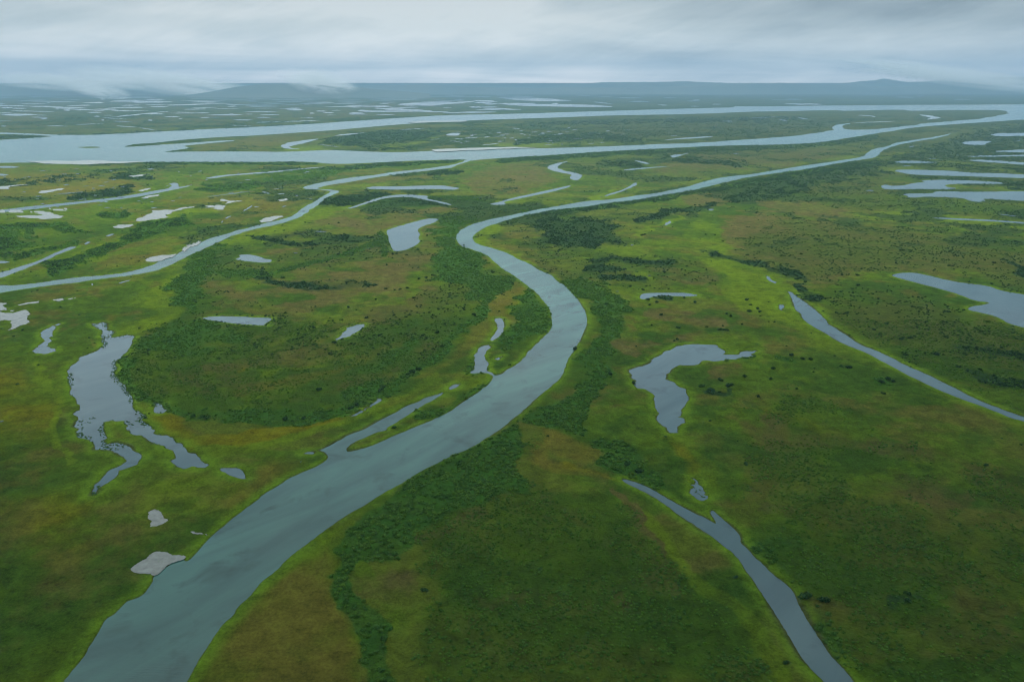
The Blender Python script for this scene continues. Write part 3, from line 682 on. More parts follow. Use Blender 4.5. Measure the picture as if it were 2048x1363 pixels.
CC = {'sedge': C3(0.084, 0.140, 0.008), 'yellow': C3(0.110, 0.115, 0.005), 'tan': C3(0.096, 0.096, 0.016), 'brown': C3(0.078, 0.076, 0.024),
      'scrub': C3(0.030, 0.068, 0.008), 'dark': C3(0.014, 0.042, 0.015), 'thick': C3(0.028, 0.088, 0.013)}
# meander scrolls: faint ridges curving round the old river bends
def scroll(cx_, cy_, wl, seed):
    X0, Y0 = ground_pt(cx_, cy_)
    wx_ = WX - X0 + (fbm(WX, WY, 180, seed, 3) - .5) * 120; wy_ = WY - Y0 + (fbm(WX, WY, 180, seed + 3, 3) - .5) * 120
    r_ = np.hypot(wx_, wy_); th_ = np.arctan2(wy_, wx_)
    return vnoise(r_ / wl, th_ * 2.5, seed) * .6 + vnoise(r_ / wl * 2.3, th_ * 4, seed + 1) * .4
Lz = lambda cx_, cy_, w_, h_: np.clip(1.3 - np.hypot((GX - cx_) / w_, (GY - cy_) / h_), 0, 1)
sc_l, sc_r = scroll(760, 560, 34, 301), scroll(1250, 640, 38, 311)
sc_b, sc_u = scroll(1500, 800, 46, 321), scroll(1700, 560, 44, 331)
SCR = (sc_l * Lz(650, 620, 420, 260) + sc_r * Lz(1250, 540, 300, 170) + sc_b * Lz(1300, 1150, 700, 300) + sc_u * Lz(1850, 560, 420, 220))
SCW = np.maximum(.15, (Lz(650, 620, 420, 260) + Lz(1250, 540, 300, 170) + Lz(1300, 1150, 700, 300) + Lz(1850, 560, 420, 220)))
SCR = np.where(SCW > .16, SCR / SCW, .5)
nE = fbm(WX, WY, 48, 91, 5, .68)
pt = (sstep(.50, .60, .45 * nE + .55 * SCR) * .75)[..., None]
col = col * (1 - pt) + C3(0.084, 0.086, 0.020) * pt
pt = (sstep(.54, .62, .35 * nB + .65 * np.roll(SCR, 9, 1)) * .55)[..., None]
col = col * (1 - pt) + C3(0.068, 0.118, 0.010) * pt
pt = (sstep(.54, .62, .6 * fbm(WX, WY, 34, 97, 5, .7) + .4 * (1 - SCR)) * .55)[..., None]
col = col * (1 - pt) + C3(0.020, 0.062, 0.008) * pt
for k, s in (('sedge', nB), ('yellow', nB), ('tan', nB), ('brown', nA), ('scrub', nA), ('dark', nA), ('thick', nA)):
    w = mixw(COV[k], s, .75 if k in ('brown', 'scrub', 'dark') else .5)
    if k == 'scrub': w = w * .55 * (.5 + SCR)
    if k in ('tan', 'yellow', 'brown', 'sedge'): w = w * (.6 + .4 * sstep(.35, .6, nE))
    if k in ('thick', 'dark'): w = w * (.78 + .22 * sstep(.35, .55, nA))
    w = w[..., None]
    col = col * (1 - w) + CC[k] * w
# fresh sedge fringe along every shore, then a thin muddy waterline
px_m = DIST / F
fr = sstep(1, 0, (SD - 1.0) / np.maximum(5 + 9 * nB, px_m * 2.2)) * (SD > -50) * (1 - .7 * mixw(COV['thick'], nA, .4)) * (1 - .6 * mixw(COV['dark'], nA, .4))
fr = (fr * sstep(.30, .52, nA * .6 + nE * .4 + .06) * np.clip(1.25 - DIST / 4500, 0, 1) * .9)[..., None]
col = col * (1 - fr) + C3(0.085, 0.165, 0.012) * fr
mudw = (sstep(1.0 + 3.5 * sstep(.52, .66, fbm(WX, WY, 40, 131, 4)), 0.2, SD) * .8)[..., None]
col = col * (1 - mudw) + C3(0.045, 0.050, 0.028) * mudw
# distance haze put into the ground colour: duller and greyer towards the hills

hw_ = (sstep(900, 4200, WY + (nC - .5) * 1500 + (nB - .5) * 900) * (.55 + .3 * nE) * (1 - .85 * COV['dark']) * (1 - .6 * COV['thick']) * (1 - .5 * COV['sedge']))[..., None]
col = col * (1 - hw_) + C3(0.040, 0.054, 0.026) * hw_
nF = nC * .35 + fbm(WX, WY, 130, 141, 6, .68) * .65
rt_ = np.maximum(sstep(-300, 700, WX), sstep(2300, 3200, WY))       # more scrub towards the hills and to the right
nF = nF + .035 * rt_ - .03 * (1 - rt_) - .06 * COV['sedge'] - .05 * (COV['brown'] + COV['tan'])
SCB = sstep(.515, .565, nF) * sstep(800, 1500, WY)
hw_ = (SCB * .8)[..., None]
col = col * (1 - hw_) + C3(0.017, 0.046, 0.014) * hw_
hw_ = (sstep(1000, 2600, WY) * sstep(-200, 900, WX + (nB - .5) * 900) * .45)[..., None]
col = col * (1 - hw_) + C3(0.030, 0.046, 0.018) * hw_
# ponds in the far plain: their sheets lie on top; the plain beyond is painted greyer
col = col * (1 + .30 * (nD[..., None] - .5) + .35 * (nA[..., None] - .5))
col = np.clip(col * C3(1.06, 1.0, .92), 0.002, 1)

HW = np.maximum(1.6, rowsp * .6)
ht = np.clip(SD / HW, -1, 1) * .65
ht = np.where(SD > HW, .65 + (nA - .5) * .5 * sstep(0, 12, SD - HW), ht)
ht = np.where(DIST > 9000, np.minimum(ht, .2), ht)
ht = np.where(INM & ~INW, .05, ht)
# low rising ground towards the hills
co = np.stack([WX, WY, ht], -1).reshape(-1, 3)
idx = np.arange(NR * NC).reshape(NR, NC)
q = np.stack([idx[:-1, :-1], idx[1:, :-1], idx[1:, 1:], idx[:-1, 1:]], -1).reshape(-1)

# ---------------------------------------------------------------- materials
def new_mat(name):
    m = bpy.data.materials.new(name); m.use_nodes = True
    m.node_tree.nodes.clear()
    return m, m.node_tree
def ground_mat():
    m, nt = new_mat('tundra')
    at = nd(nt, 'ShaderNodeAttribute', attribute_name='cover')
    geo = nd(nt, 'ShaderNodeNewGeometry')
    a = nd(nt, 'ShaderNodeTexNoise', {'Vector': geo.outputs['Position'], 'Scale': .7, 'Detail': 5, 'Roughness': .7}).outputs[0]
    b = nd(nt, 'ShaderNodeTexNoise', {'Vector': geo.outputs['Position'], 'Scale': .09, 'Detail': 6, 'Roughness': .65, 'Distortion': .6}).outputs[0]
    k = mth(nt, 'ADD', mth(nt, 'MULTIPLY', a, .75), mth(nt, 'MULTIPLY', b, .75))
    fac = nd(nt, 'ShaderNodeMapRange', {0: k, 1: .5, 2: 1.0, 3: .42, 4: 1.58}).outputs[0]
    vm = nd(nt, 'ShaderNodeVectorMath', {0: at.outputs['Color'], 3: fac}, operation='SCALE').outputs[0]
    # scattered straw-coloured tufts
    s = nd(nt, 'ShaderNodeTexNoise', {'Vector': geo.outputs['Position'], 'Scale': 1.4, 'Detail': 2}).outputs[0]
    sm = nd(nt, 'ShaderNodeMapRange', {0: s, 1: .60, 2: .72, 3: 0, 4: .35}).outputs[0]
    c2 = mixc(nt, sm, vm, (0.085, 0.085, 0.02))
    bump = nd(nt, 'ShaderNodeBump', {'Strength': .9, 'Distance': .55, 'Height': a})
    bump2 = nd(nt, 'ShaderNodeBump', {'Strength': .5, 'Distance': 2.0, 'Height': b, 'Normal': bump.outputs[0]})
    p = nd(nt, 'ShaderNodeBsdfPrincipled', {'Base Color': c2, 'Roughness': .95, 'Specular IOR Level': .03, 'Normal': bump2.outputs[0]})
    nd(nt, 'ShaderNodeOutputMaterial', {0: p.outputs[0]})
    return m
def water_mat(name, c1, c2, rough=.08, shoal=False):
    m, nt = new_mat(name)
    geo = nd(nt, 'ShaderNodeNewGeometry')
    mp = nd(nt, 'ShaderNodeMapping', {0: geo.outputs['Position'], 2: (0, 0, math.radians(-50))}).outputs[0]
    mp = nd(nt, 'ShaderNodeMapping', {0: mp, 3: (.006, .03, .02)}).outputs[0]
    n = nd(nt, 'ShaderNodeTexNoise', {'Vector': mp, 'Scale': 1.0, 'Detail': 5, 'Roughness': .55, 'Distortion': .8}).outputs[0]
    fac = nd(nt, 'ShaderNodeMapRange', {0: n, 1: .32, 2: .68, 3: 0, 4: 1}).outputs[0]
    c = mixc(nt, fac, c1, c2)
    n3 = nd(nt, 'ShaderNodeTexNoise', {'Vector': geo.outputs['Position'], 'Scale': .035, 'Detail': 4, 'Roughness': .6, 'Distortion': .4}).outputs[0]
    f3 = nd(nt, 'ShaderNodeMapRange', {0: n3, 1: .56, 2: .70, 3: 0, 4: .6}).outputs[0]
    c = mixc(nt, f3, c, tuple(v_ * .55 for v_ in c1))
    mp2 = nd(nt, 'ShaderNodeMapping', {0: geo.outputs['Position'], 2: (0, 0, math.radians(8)), 3: (.18, .75, .4)}).outputs[0]
    rp = nd(nt, 'ShaderNodeTexNoise', {'Vector': mp2, 'Scale': 1.0, 'Detail': 3, 'Roughness': .5}).outputs[0]
    gust = nd(nt, 'ShaderNodeTexNoise', {'Vector': geo.outputs['Position'], 'Scale': .012, 'Detail': 3}).outputs[0]
    st = nd(nt, 'ShaderNodeMapRange', {0: gust, 1: .4, 2: .65, 3: .10 if rough > .05 else .02, 4: .5 if rough > .05 else .10}).outputs[0]
    bump = nd(nt, 'ShaderNodeBump', {'Strength': st, 'Distance': .25, 'Height': rp})
    p = nd(nt, 'ShaderNodeBsdfPrincipled', {'Base Color': c, 'Roughness': rough, 'IOR': 1.333, 'Normal': bump.outputs[0]})
    nd(nt, 'ShaderNodeOutputMaterial', {0: p.outputs[0]})
    return m
def mud_mat():
    m, nt = new_mat('wet_mud')
    geo = nd(nt, 'ShaderNodeNewGeometry')
    n = nd(nt, 'ShaderNodeTexNoise', {'Vector': geo.outputs['Position'], 'Scale': .22, 'Detail': 6, 'Roughness': .65}).outputs[0]
    c = ramp(nt, n, [(.32, (.16, .175, .165)), (.68, (.24, .262, .255))])
    p = nd(nt, 'ShaderNodeBsdfPrincipled', {'Base Color': c, 'Roughness': .26, 'IOR': 1.33})
    nd(nt, 'ShaderNodeOutputMaterial', {0: p.outputs[0]})
    return m
def leaf_mat(name, dark, light):
    m, nt = new_mat(name)
    geo = nd(nt, 'ShaderNodeNewGeometry')
    oi = nd(nt, 'ShaderNodeObjectInfo')
    n = nd(nt, 'ShaderNodeTexNoise', {'Vector': geo.outputs['Position'], 'Scale': .045, 'Detail': 4, 'Roughness': .6}).outputs[0]
    k = mth(nt, 'ADD', mth(nt, 'MULTIPLY', n, .9), mth(nt, 'MULTIPLY', oi.outputs['Random'], .45))
    k = mth(nt, 'SUBTRACT', k, .15)
    c = ramp(nt, k, [(.30, dark), (.75, light)])
    d = nd(nt, 'ShaderNodeBsdfPrincipled', {'Base Color': c, 'Roughness': .75, 'Specular IOR Level': .2})
    tr = nd(nt, 'ShaderNodeBsdfTranslucent', {0: c})
    mx = nd(nt, 'ShaderNodeMixShader', {0: .25, 1: d.outputs[0], 2: tr.outputs[0]})
    nd(nt, 'ShaderNodeOutputMaterial', {0: mx.outputs[0]})
    return m
M_ground = ground_mat()
M_river = water_mat('river_water', (.026, .076, .078), (.060, .160, .142), .09)
M_lake = water_mat('lake_water', (.048, .098, .118), (.072, .130, .148), .04)
M_mud = mud_mat()
M_leaf = leaf_mat('willow_leaves', (.040, .125, .017), (.105, .215, .026))
M_alder = leaf_mat('alder_leaves', (.014, .056, .018), (.036, .100, .028))

# ---------------------------------------------------------------- the ground
g = mesh_np('ground', co, q, 4, M_ground)
ca = g.data.color_attributes.new('cover', 'FLOAT_COLOR', 'POINT')
c4 = np.ones((NR * NC, 4), np.float32); c4[:, :3] = col.reshape(-1, 3)
ca.data.foreach_set('color', c4.ravel())
g.data.polygons.foreach_set('use_smooth', np.ones(len(g.data.polygons), bool))
tag(g, 'green and brown tundra flats reaching to the hills', kind='structure')
# the plain beyond the surveyed part, behind and beside the aircraft
R_ = 90000.0
o = mesh_np('plain', [(-R_, -R_, -3), (R_, -R_, -3), (R_, R_, -3), (-R_, R_, -3)], [0, 1, 2, 3], 4, None)
mm, nt = new_mat('plain_tundra')
geo = nd(nt, 'ShaderNodeNewGeometry')
n = nd(nt, 'ShaderNodeTexNoise', {'Vector': geo.outputs['Position'], 'Scale': .006, 'Detail': 8, 'Roughness': .6}).outputs[0]
p = nd(nt, 'ShaderNodeBsdfPrincipled', {'Base Color': ramp(nt, n, [(.35, (.03, .075, .015)), (.6, (.08, .09, .025))]), 'Roughness': .95})
nd(nt, 'ShaderNodeOutputMaterial', {0: p.outputs[0]})
o.data.materials.append(mm)
tag(o, 'distant green tundra plain', kind='structure')
o.name = 'terrain'

# ---------------------------------------------------------------- water
def sheet(name, outer, holes, z, mat, grow=0.0):
    def off(p, g_):
        a = np.array(p)
        area = 0.5 * np.sum(a[:, 0] * np.roll(a[:, 1], -1) - np.roll(a[:, 0], -1) * a[:, 1])
        tg = np.roll(a, -1, 0) - np.roll(a, 1, 0)
        L = np.hypot(tg[:, 0], tg[:, 1]) + 1e-9
        nrm = np.stack([tg[:, 1], -tg[:, 0]], 1) / L[:, None] * (1 if area > 0 else -1)
        return a + nrm * g_
    rings = [off(outer, grow)] + [off(h_, -grow) for h_ in holes]
    vl = [[Vector((x_, y_, 0)) for x_, y_ in r] for r in rings]
    tris = tessellate_polygon(vl)
    allv = np.concatenate(rings)
    co_ = np.column_stack([allv, np.full(len(allv), z)])
    # keep faces looking up
    f = np.array(tris, int)
    a, b, c = allv[f[:, 0]], allv[f[:, 1]], allv[f[:, 2]]
    s = (b[:, 0] - a[:, 0]) * (c[:, 1] - a[:, 1]) - (b[:, 1] - a[:, 1]) * (c[:, 0] - a[:, 0])
    f[s < 0] = f[s < 0][:, ::-1]
    f = f[np.abs(s) > 1e-9]
    def area(a):
        return abs(.5 * np.sum(a[:, 0] * np.roll(a[:, 1], -1) - np.roll(a[:, 0], -1) * a[:, 1]))
    want = area(np.array(outer)) - sum(area(np.array(h_)) for h_ in holes)
    got = .5 * np.abs(s).sum()
    if abs(got - want) > .06 * want + grow * 400:
        print('cells instead of outline for', name, round(got / want, 3))
        one = np.zeros(GX.shape, bool)
        burn(outer, one, False)
        for h_ in holes: burn(h_, one, False)
        for _ in range(2):
            w_ = one.copy()
            w_[1:] |= one[:-1]; w_[:-1] |= one[1:]; w_[:, 1:] |= one[:, :-1]; w_[:, :-1] |= one[:, 1:]
            one = w_
        cell = one[:-1, :-1] & one[1:, :-1] & one[:-1, 1:] & one[1:, 1:]
        qq = q.reshape(NR - 1, NC - 1, 4)[cell]
        used, inv = np.unique(qq, return_inverse=True)
        cc_ = co[used].copy(); cc_[:, 2] = z
        return mesh_np(name, cc_, inv.ravel(), 4, mat)
    return mesh_np(name, co_, f.ravel(), 3, mat)
zi = 0
for nm, lb, outer, holes, kd in BODIES:
    zi += 1
    d0 = math.hypot(*outer[0])
    if kd == 'w':
        z = 0.0 + (.004 * zi if nm != 'river' else .12 if zi == 1 else .06)
        far = min(math.hypot(*p_) for p_ in outer) > 6500
        if far: z = .9
        o = sheet(nm, outer, holes, z, M_river if nm in ('river',) or zi == 3 else M_lake, 0.0 if far or zi == 2 else 1.0)
    else:
        far = min(math.hypot(*p_) for p_ in outer) > 2300
        o = sheet(nm, outer, holes, (1.1 if far else .30) + .004 * zi, M_mud, 0.0)
    tag(o, lb, kind='structure')
vs, fs = [], []
base = 0
for k, poly in enumerate(SMALL):
    d0 = math.hypot(*poly[0])
    t_ = tessellate_polygon([[Vector((x_, y_, 0)) for x_, y_ in poly]])
    for a, b, c in t_:
        A, B, Cc = poly[a], poly[b], poly[c]
        s = (B[0] - A[0]) * (Cc[1] - A[1]) - (B[1] - A[1]) * (Cc[0] - A[0])
        fs += [base + a, base + b, base + c] if s > 0 else [base + a, base + c, base + b]
    vs += [(x_, y_, 1.0 + .004 * (k % 40) + (.8 if d0 > 6000 else 0)) for x_, y_ in poly]
    base += len(poly)
o = mesh_np('water', vs, fs, 3, M_lake)
tag(o, 'countless tiny pale pools dotting the far marshes', kind='structure')

# ---------------------------------------------------------------- bushes
def bush_mesh(name, seed, mat, nleaf=150, tall=.8):
    r = random.Random(seed)
    V_, F_ = [], []
    # several overlapping lobes give an uneven outline
    lobes = [(r.uniform(-.45, .45), r.uniform(-.45, .45), r.uniform(.25, .6) * tall, r.uniform(.38, .62)) for _ in range(5)]
    for k in range(nleaf):
        lx, ly, lz, lr = lobes[k % 5]
        th = r.uniform(0, 2 * math.pi); ph = math.acos(r.uniform(-.35, 1))
        nrm = Vector((math.sin(ph) * math.cos(th), math.sin(ph) * math.sin(th), math.cos(ph)))
        rad = lr * r.uniform(.7, 1.08)
        c = Vector((lx, ly, lz)) + nrm * rad
        c.z = max(c.z * 1.0, .03)
        nn_ = (nrm + Vector((r.gauss(0, .45), r.gauss(0, .45), r.gauss(.15, .45)))).normalized()
        a_ = nn_.orthogonal().normalized(); b_ = nn_.cross(a_)
        ang = r.uniform(0, 6.28); s = r.uniform(.10, .20)
        u_ = (a_ * math.cos(ang) + b_ * math.sin(ang)) * s; w_ = (b_ * math.cos(ang) - a_ * math.sin(ang)) * s * .7
        i = len(V_)
        V_ += [c - u_, c - w_ * .9 + u_ * .2, c + u_ * 1.1, c + w_ + u_ * .1]
        F_ += [(i, i + 1, i + 2, i + 3)]
    # stems
    for k in range(5):
        lx, ly, lz, lr = lobes[k]
        i = len(V_)
        for q_ in range(3):
            a_ = q_ * 2.094
            V_.append(Vector((.03 * math.cos(a_), .03 * math.sin(a_), -.15)))
        V_.append(Vector((lx, ly, lz + lr * .3)))
        F_ += [(i, i + 1, i + 3), (i + 1, i + 2, i + 3), (i + 2, i, i + 3)]
    me = bpy.data.meshes.new(name)
    me.from_pydata(V_, [], F_); me.update()
    me.materials.append(mat)
    return me
def proto_coll(name, mat, seed, nleaf=130):
    cc = bpy.data.collections.new(name)      # never linked to the scene: only a source for the thickets
    for k in range(5):
        ob = bpy.data.objects.new('bush_shape', bush_mesh('bush_shape', seed + k, mat, nleaf))
        cc.objects.link(ob)
    return cc
PC_w = proto_coll('willow_shapes', M_leaf, 10)
PC_a = proto_coll('alder_shapes', M_alder, 40)
def gn_tree(coll):
    t = bpy.data.node_groups.new('scatter', 'GeometryNodeTree')
    t.interface.new_socket('Geometry', in_out='INPUT', socket_type='NodeSocketGeometry')
    t.interface.new_socket('Geometry', in_out='OUTPUT', socket_type='NodeSocketGeometry')
    gi = t.nodes.new('NodeGroupInput'); go = t.nodes.new('NodeGroupOutput')
    ci = t.nodes.new('GeometryNodeCollectionInfo'); ci.inputs['Collection'].default_value = coll
    ci.inputs['Separate Children'].default_value = True; ci.inputs['Reset Children'].default_value = True
    m2p = t.nodes.new('GeometryNodeMeshToPoints')
    ip = t.nodes.new('GeometryNodeInstanceOnPoints'); ip.inputs['Pick Instance'].default_value = True
    def at(nm, ty):
        n = t.nodes.new('GeometryNodeInputNamedAttribute'); n.data_type = ty; n.inputs['Name'].default_value = nm
        return n.outputs[0]
    t.links.new(gi.outputs[0], m2p.inputs[0]); t.links.new(m2p.outputs[0], ip.inputs['Points'])
    t.links.new(ci.outputs[0], ip.inputs['Instance'])
    t.links.new(at('size', 'FLOAT_VECTOR'), ip.inputs['Scale'])
    t.links.new(at('turn', 'FLOAT_VECTOR'), ip.inputs['Rotation'])
    t.links.new(at('pick', 'INT'), ip.inputs['Instance Index'])
    t.links.new(ip.outputs[0], go.inputs[0])
    return t
T_w, T_a = gn_tree(PC_w), gn_tree(PC_a)
rng = np.random.default_rng(7)
# cells of the survey grid and their area
AC = np.abs((WX[:-1, 1:] - WX[:-1, :-1]) * (WY[:-1, :-1] - WY[1:, :-1]))
def mid(A): return (A[:-1, :-1] + A[1:, :-1] + A[:-1, 1:] + A[1:, 1:]) / 4
cSD, cD, cNA, cNB, cGX, cGY, cH = map(mid, (SD, DIST, nA, nB, GX, GY, ht))
cW = {k: mid(COV[k]) for k in ('thick', 'scrub', 'dark', 'tan', 'brown')}
VIS = (cGX > -260) & (cGX < 2310) & (cGY < 1560) & (cSD > 1.2) & ~(INM[:-1, :-1])
def scatter(dens, smin, smax, tree, name, label, region=None, flat=.62):
    far = np.maximum(1.0, cD / 1700.0)
    lam = dens / far ** 2 * AC * VIS
    if region is not None: lam = lam * region
    lam = lam * (cGY > 232)
    n = rng.poisson(np.minimum(lam, 60))
    r_, c_ = np.nonzero(n)
    k = n[r_, c_]
    r_ = np.repeat(r_, k); c_ = np.repeat(c_, k)
    if len(r_) == 0: return None
    fx, fy = rng.random(len(r_)), rng.random(len(r_))
    x = WX[r_, c_] * (1 - fx) + WX[r_, c_ + 1] * fx
    x2 = WX[r_ + 1, c_] * (1 - fx) + WX[r_ + 1, c_ + 1] * fx
    x = x * (1 - fy) + x2 * fy
    y = WY[r_, c_] * (1 - fy) + WY[r_ + 1, c_] * fy
    z = cH[r_, c_] - .05
    s = rng.uniform(smin, smax, len(r_)) * far[r_, c_] ** .8
    hh = s * rng.uniform(flat * .8, flat * 1.25, len(r_)) / np.maximum(1, far[r_, c_] ** .5)
    me = bpy.data.meshes.new(name)
    me.vertices.add(len(r_)); me.vertices.foreach_set('co', np.stack([x, y, z], 1).astype(np.float32).ravel())
    a = me.attributes.new('size', 'FLOAT_VECTOR', 'POINT'); a.data.foreach_set('vector', np.stack([s, s, hh], 1).astype(np.float32).ravel())
    a = me.attributes.new('turn', 'FLOAT_VECTOR', 'POINT'); a.data.foreach_set('vector', np.stack([s * 0, s * 0, rng.uniform(0, 6.28, len(s))], 1).astype(np.float32).ravel())
    a = me.attributes.new('pick', 'INT', 'POINT'); a.data.foreach_set('value', rng.integers(0, 5, len(s)).astype(np.int32))
    o = bpy.data.objects.new(name, me); C.objects.link(o)
    md = o.modifiers.new('scatter', 'NODES'); md.node_group = tree
    tag(o, label, kind='stuff')
    print(name, len(r_))
    return o
RIGHT = (cGX > np.interp(cGY, [160, 330, 420, 480, 560, 640, 760, 860, 960, 1363, 1700], [2048, 1700, 1060, 940, 1060, 1140, 1060, 950, 740, 300, 0]))
th = mixw(cW['thick'], cNA, .35)
scr = mixw(cW['scrub'], cNA, .8)
drk = mixw(cW['dark'], cNA, .5)
clump = sstep(.44, .56, mid(nD) * .5 + cNA * .5)
scatter(.17 * th * (.3 + .7 * clump), 1.1, 2.3, T_w, 'willow_thicket', 'dense bright green willow thicket on the right bank of the S bend', RIGHT * (cGY > 500))
scatter(.16 * th * (.25 + .75 * clump), 1.0, 2.1, T_w, 'willow_thicket', 'dark green willow belts and rims on the meadows left of the main river', (~RIGHT) * (cGY > 340))
scatter(.10 * th * (.3 + .7 * clump), 1.4, 2.6, T_a, 'willow_thicket', 'far dark willow strips along the banks of the great river', 1.0 * ((cGY <= 340) | (RIGHT & (cGY <= 500))))
scatter(.22 * scr * (.25 + .75 * clump) * (1 - .8 * th), .7, 1.4, T_w, 'undergrowth', 'low mottled green scrub spread over the open flats', 1.0 * (cGY > 640), .6)
scatter(.030 * scr * clump * (1 - .8 * th), .9, 2.1, T_a, 'undergrowth', 'speckled dark scrub on the brown flats at the right and far islands', 1.0 * (cGY <= 720), .7)
scatter(.075 * drk * (.1 + .9 * clump), 1.1, 2.5, T_a, 'shrubbery', 'dark blue green alder stands scattered over the middle distance', None, .8)
scatter(.0022 * sstep(.55, .7, cNA) * (1 - th) * (cGY < 900), 1.0, 2.2, T_a, 'undergrowth', 'sparse single dark bushes sprinkled over heath and meadow', None, .8)

scatter(.035 * mid(SCB) * (.15 + .85 * clump) * (1 - .8 * th) * (1 - drk), 1.0, 2.3, T_a, 'shrubbery', 'loose dark green alder patches mottling the middle distance flats', None, .7)
# reeds and pond weed fringing the ragged left lake
LK = inside(P('120,640 300,640 330,800 440,940 370,950 280,900 200,1000 170,1000 120,880'), cGX, cGY)
reed = ((cSD < .8) & (cSD > -3.5 * sstep(.52, .62, cNA)) & LK & (cGY < 900)) | (inside(P('148,838 165,832 195,836 192,842 160,850 150,850'), cGX, cGY) & (cSD < -.5)) \
     | (inside(P('246,768 262,772 276,815 268,822 260,800'), cGX, cGY) & (cSD < -.5) & (cNA > .42)) \
     | (inside(P('181,975 200,968 200,992 183,994'), cGX, cGY)) | (inside(P('1386,972 1408,975 1412,996 1392,992'), cGX, cGY) & (cNA > .4))
VIS = (cGX > -260) & (cGX < 2310)
cH = np.maximum(cH, 0)
scatter(.30 * reed * (.35 + clump), .45, .95, T_w, 'reeds', 'bright green reed clumps along the ragged shore of the big left lake', None, .7)

isle = inside(P('310,1121 322,1116.5 336,1116.5 343,1121 334,1126 318,1126'), cGX, cGY) & ~inside(P('320,1121 327,1119.5 332,1121 327,1122.5'), cGX, cGY)
scatter(1.2 * isle, .45, .8, T_w, 'grass', 'small ring of grass on the pale grey mud flat by the river', None, .7)

# lone dark shrubs one can pick out
LONE = {
 'brown heath left of the river bend': """697,616 734,637 948,631 828,597 752,600 839,559 851,557 866,552 876,544 891,536 907,531 953,534 987,546 934,510 928,492 854,472
   889,439 786,510 836,501 676,510 566,557 678,447 572,476 568,462 773,531 772,579 866,511 800,580 815,577""",
 'left meadow rim above the back channel': "762,781 765,776 758,785 824,745 829,746 714,812 703,818 571,840 607,839 638,781 873,667 886,694 748,672 684,680 669,687 816,750 838,740 405,836 415,838 384,835",
 'green meadow between the bend and the flat bushy pond': """1116,504 1188,536 1259,574 1221,571 1195,572 1321,631 1299,611 1390,606 1314,606 1369,596 1214,610 1286,580 1296,601 1329,546
   1370,552 1179,495 1274,440 1286,471 1282,472 1290,470""",
 'meadow around the head of the right hand channel': """1446,484 1494,511 1454,629 1461,634 1494,601 1501,611 1514,619 1498,624 1519,625 1411,470 1429,471 1390,411 1399,411 1583,535 1602,509
   1573,552 1593,560 1611,565""",
 'grass around the question mark shaped lake': "1356,656 1439,660 1453,662 1447,661 1354,680 1484,650 1489,755 1440,762 1404,774 1424,784 1418,781 1456,774 1460,771 1516,795 1490,930 1221,750 1149,699 1278,946 1255,930 1268,767",
 'flats between the right hand channel and the dark lake': """1683,551 1715,552 1717,572 1745,589 1756,599 1938,565 1983,569 1897,625 1840,616 1672,627 1761,500 1772,501 1801,501 1806,502 1783,476 1762,478
   1911,511 1898,532 1792,527 1988,527 1821,446 1928,415 1892,676 1963,665 1818,677 1800,680 1748,661 1951,658 1873,711 1918,736""",
 'meadow below the right hand channel': "1767,788 1681,734 1696,736 1583,712 1605,720 1621,721 1546,739 1541,760 1763,766 1776,760 1786,764 1971,932",
}
shr_me = [bush_mesh('shrub', 70 + k, M_alder, 200, .9) for k in range(4)]
rr = random.Random(9)
grid_h = lambda x_, y_: .6
for where, s in LONE.items():
    for (sx_, sy_) in P(s):
        x_, y_ = ground_pt(sx_, sy_)
        o = bpy.data.objects.new('shrub', shr_me[rr.randrange(4)])
        C.objects.link(o)
        k = rr.uniform(2.2, 3.4)
        o.location = (float(x_), float(y_), .45)
        o.scale = (k * rr.uniform(.95, 1.3), k, k * .85)
        o.rotation_euler = (0, 0, rr.uniform(0, 6.28))
        tag(o, 'lone dark green shrub on the ' + where, 'shrub', 'lone shrubs on the ' + where)
for sx_, sy_, k, lb in ((1609, 1196, 4.2, 'rounded black green shrub on the right bank of the lower right creek'),
                        (1647, 1201, 3.2, 'dark shrub in grass just right of the biggest creekside shrub'),
                        (849, 1183, 2.2, 'small dark shrub at the tip of a willow spur in the lower middle meadow'),
                        (1573, 1328, 1.8, 'small dark shrub left of the lower right creek near the bottom edge'),
                        (1470, 1155, 1.6, 'tiny dark shrub in yellow green grass left of the lower right creek'),
                        (1815, 1204, 2.2, 'dark shrub on the lower right flat by a dark scrub patch'),
                        (571, 841, 2.6, 'dark shrub on the lower rim of the left meadow thicket')):
    x_, y_ = ground_pt(sx_, sy_)
    o = bpy.data.objects.new('shrub', shr_me[rr.randrange(4)]); C.objects.link(o)
    o.location = (float(x_), float(y_), .45); o.scale = (k * 1.15, k, k * .8); o.rotation_euler = (0, 0, rr.uniform(0, 6.28))
    tag(o, lb, 'shrub', 'single shrubs in the lower meadows')

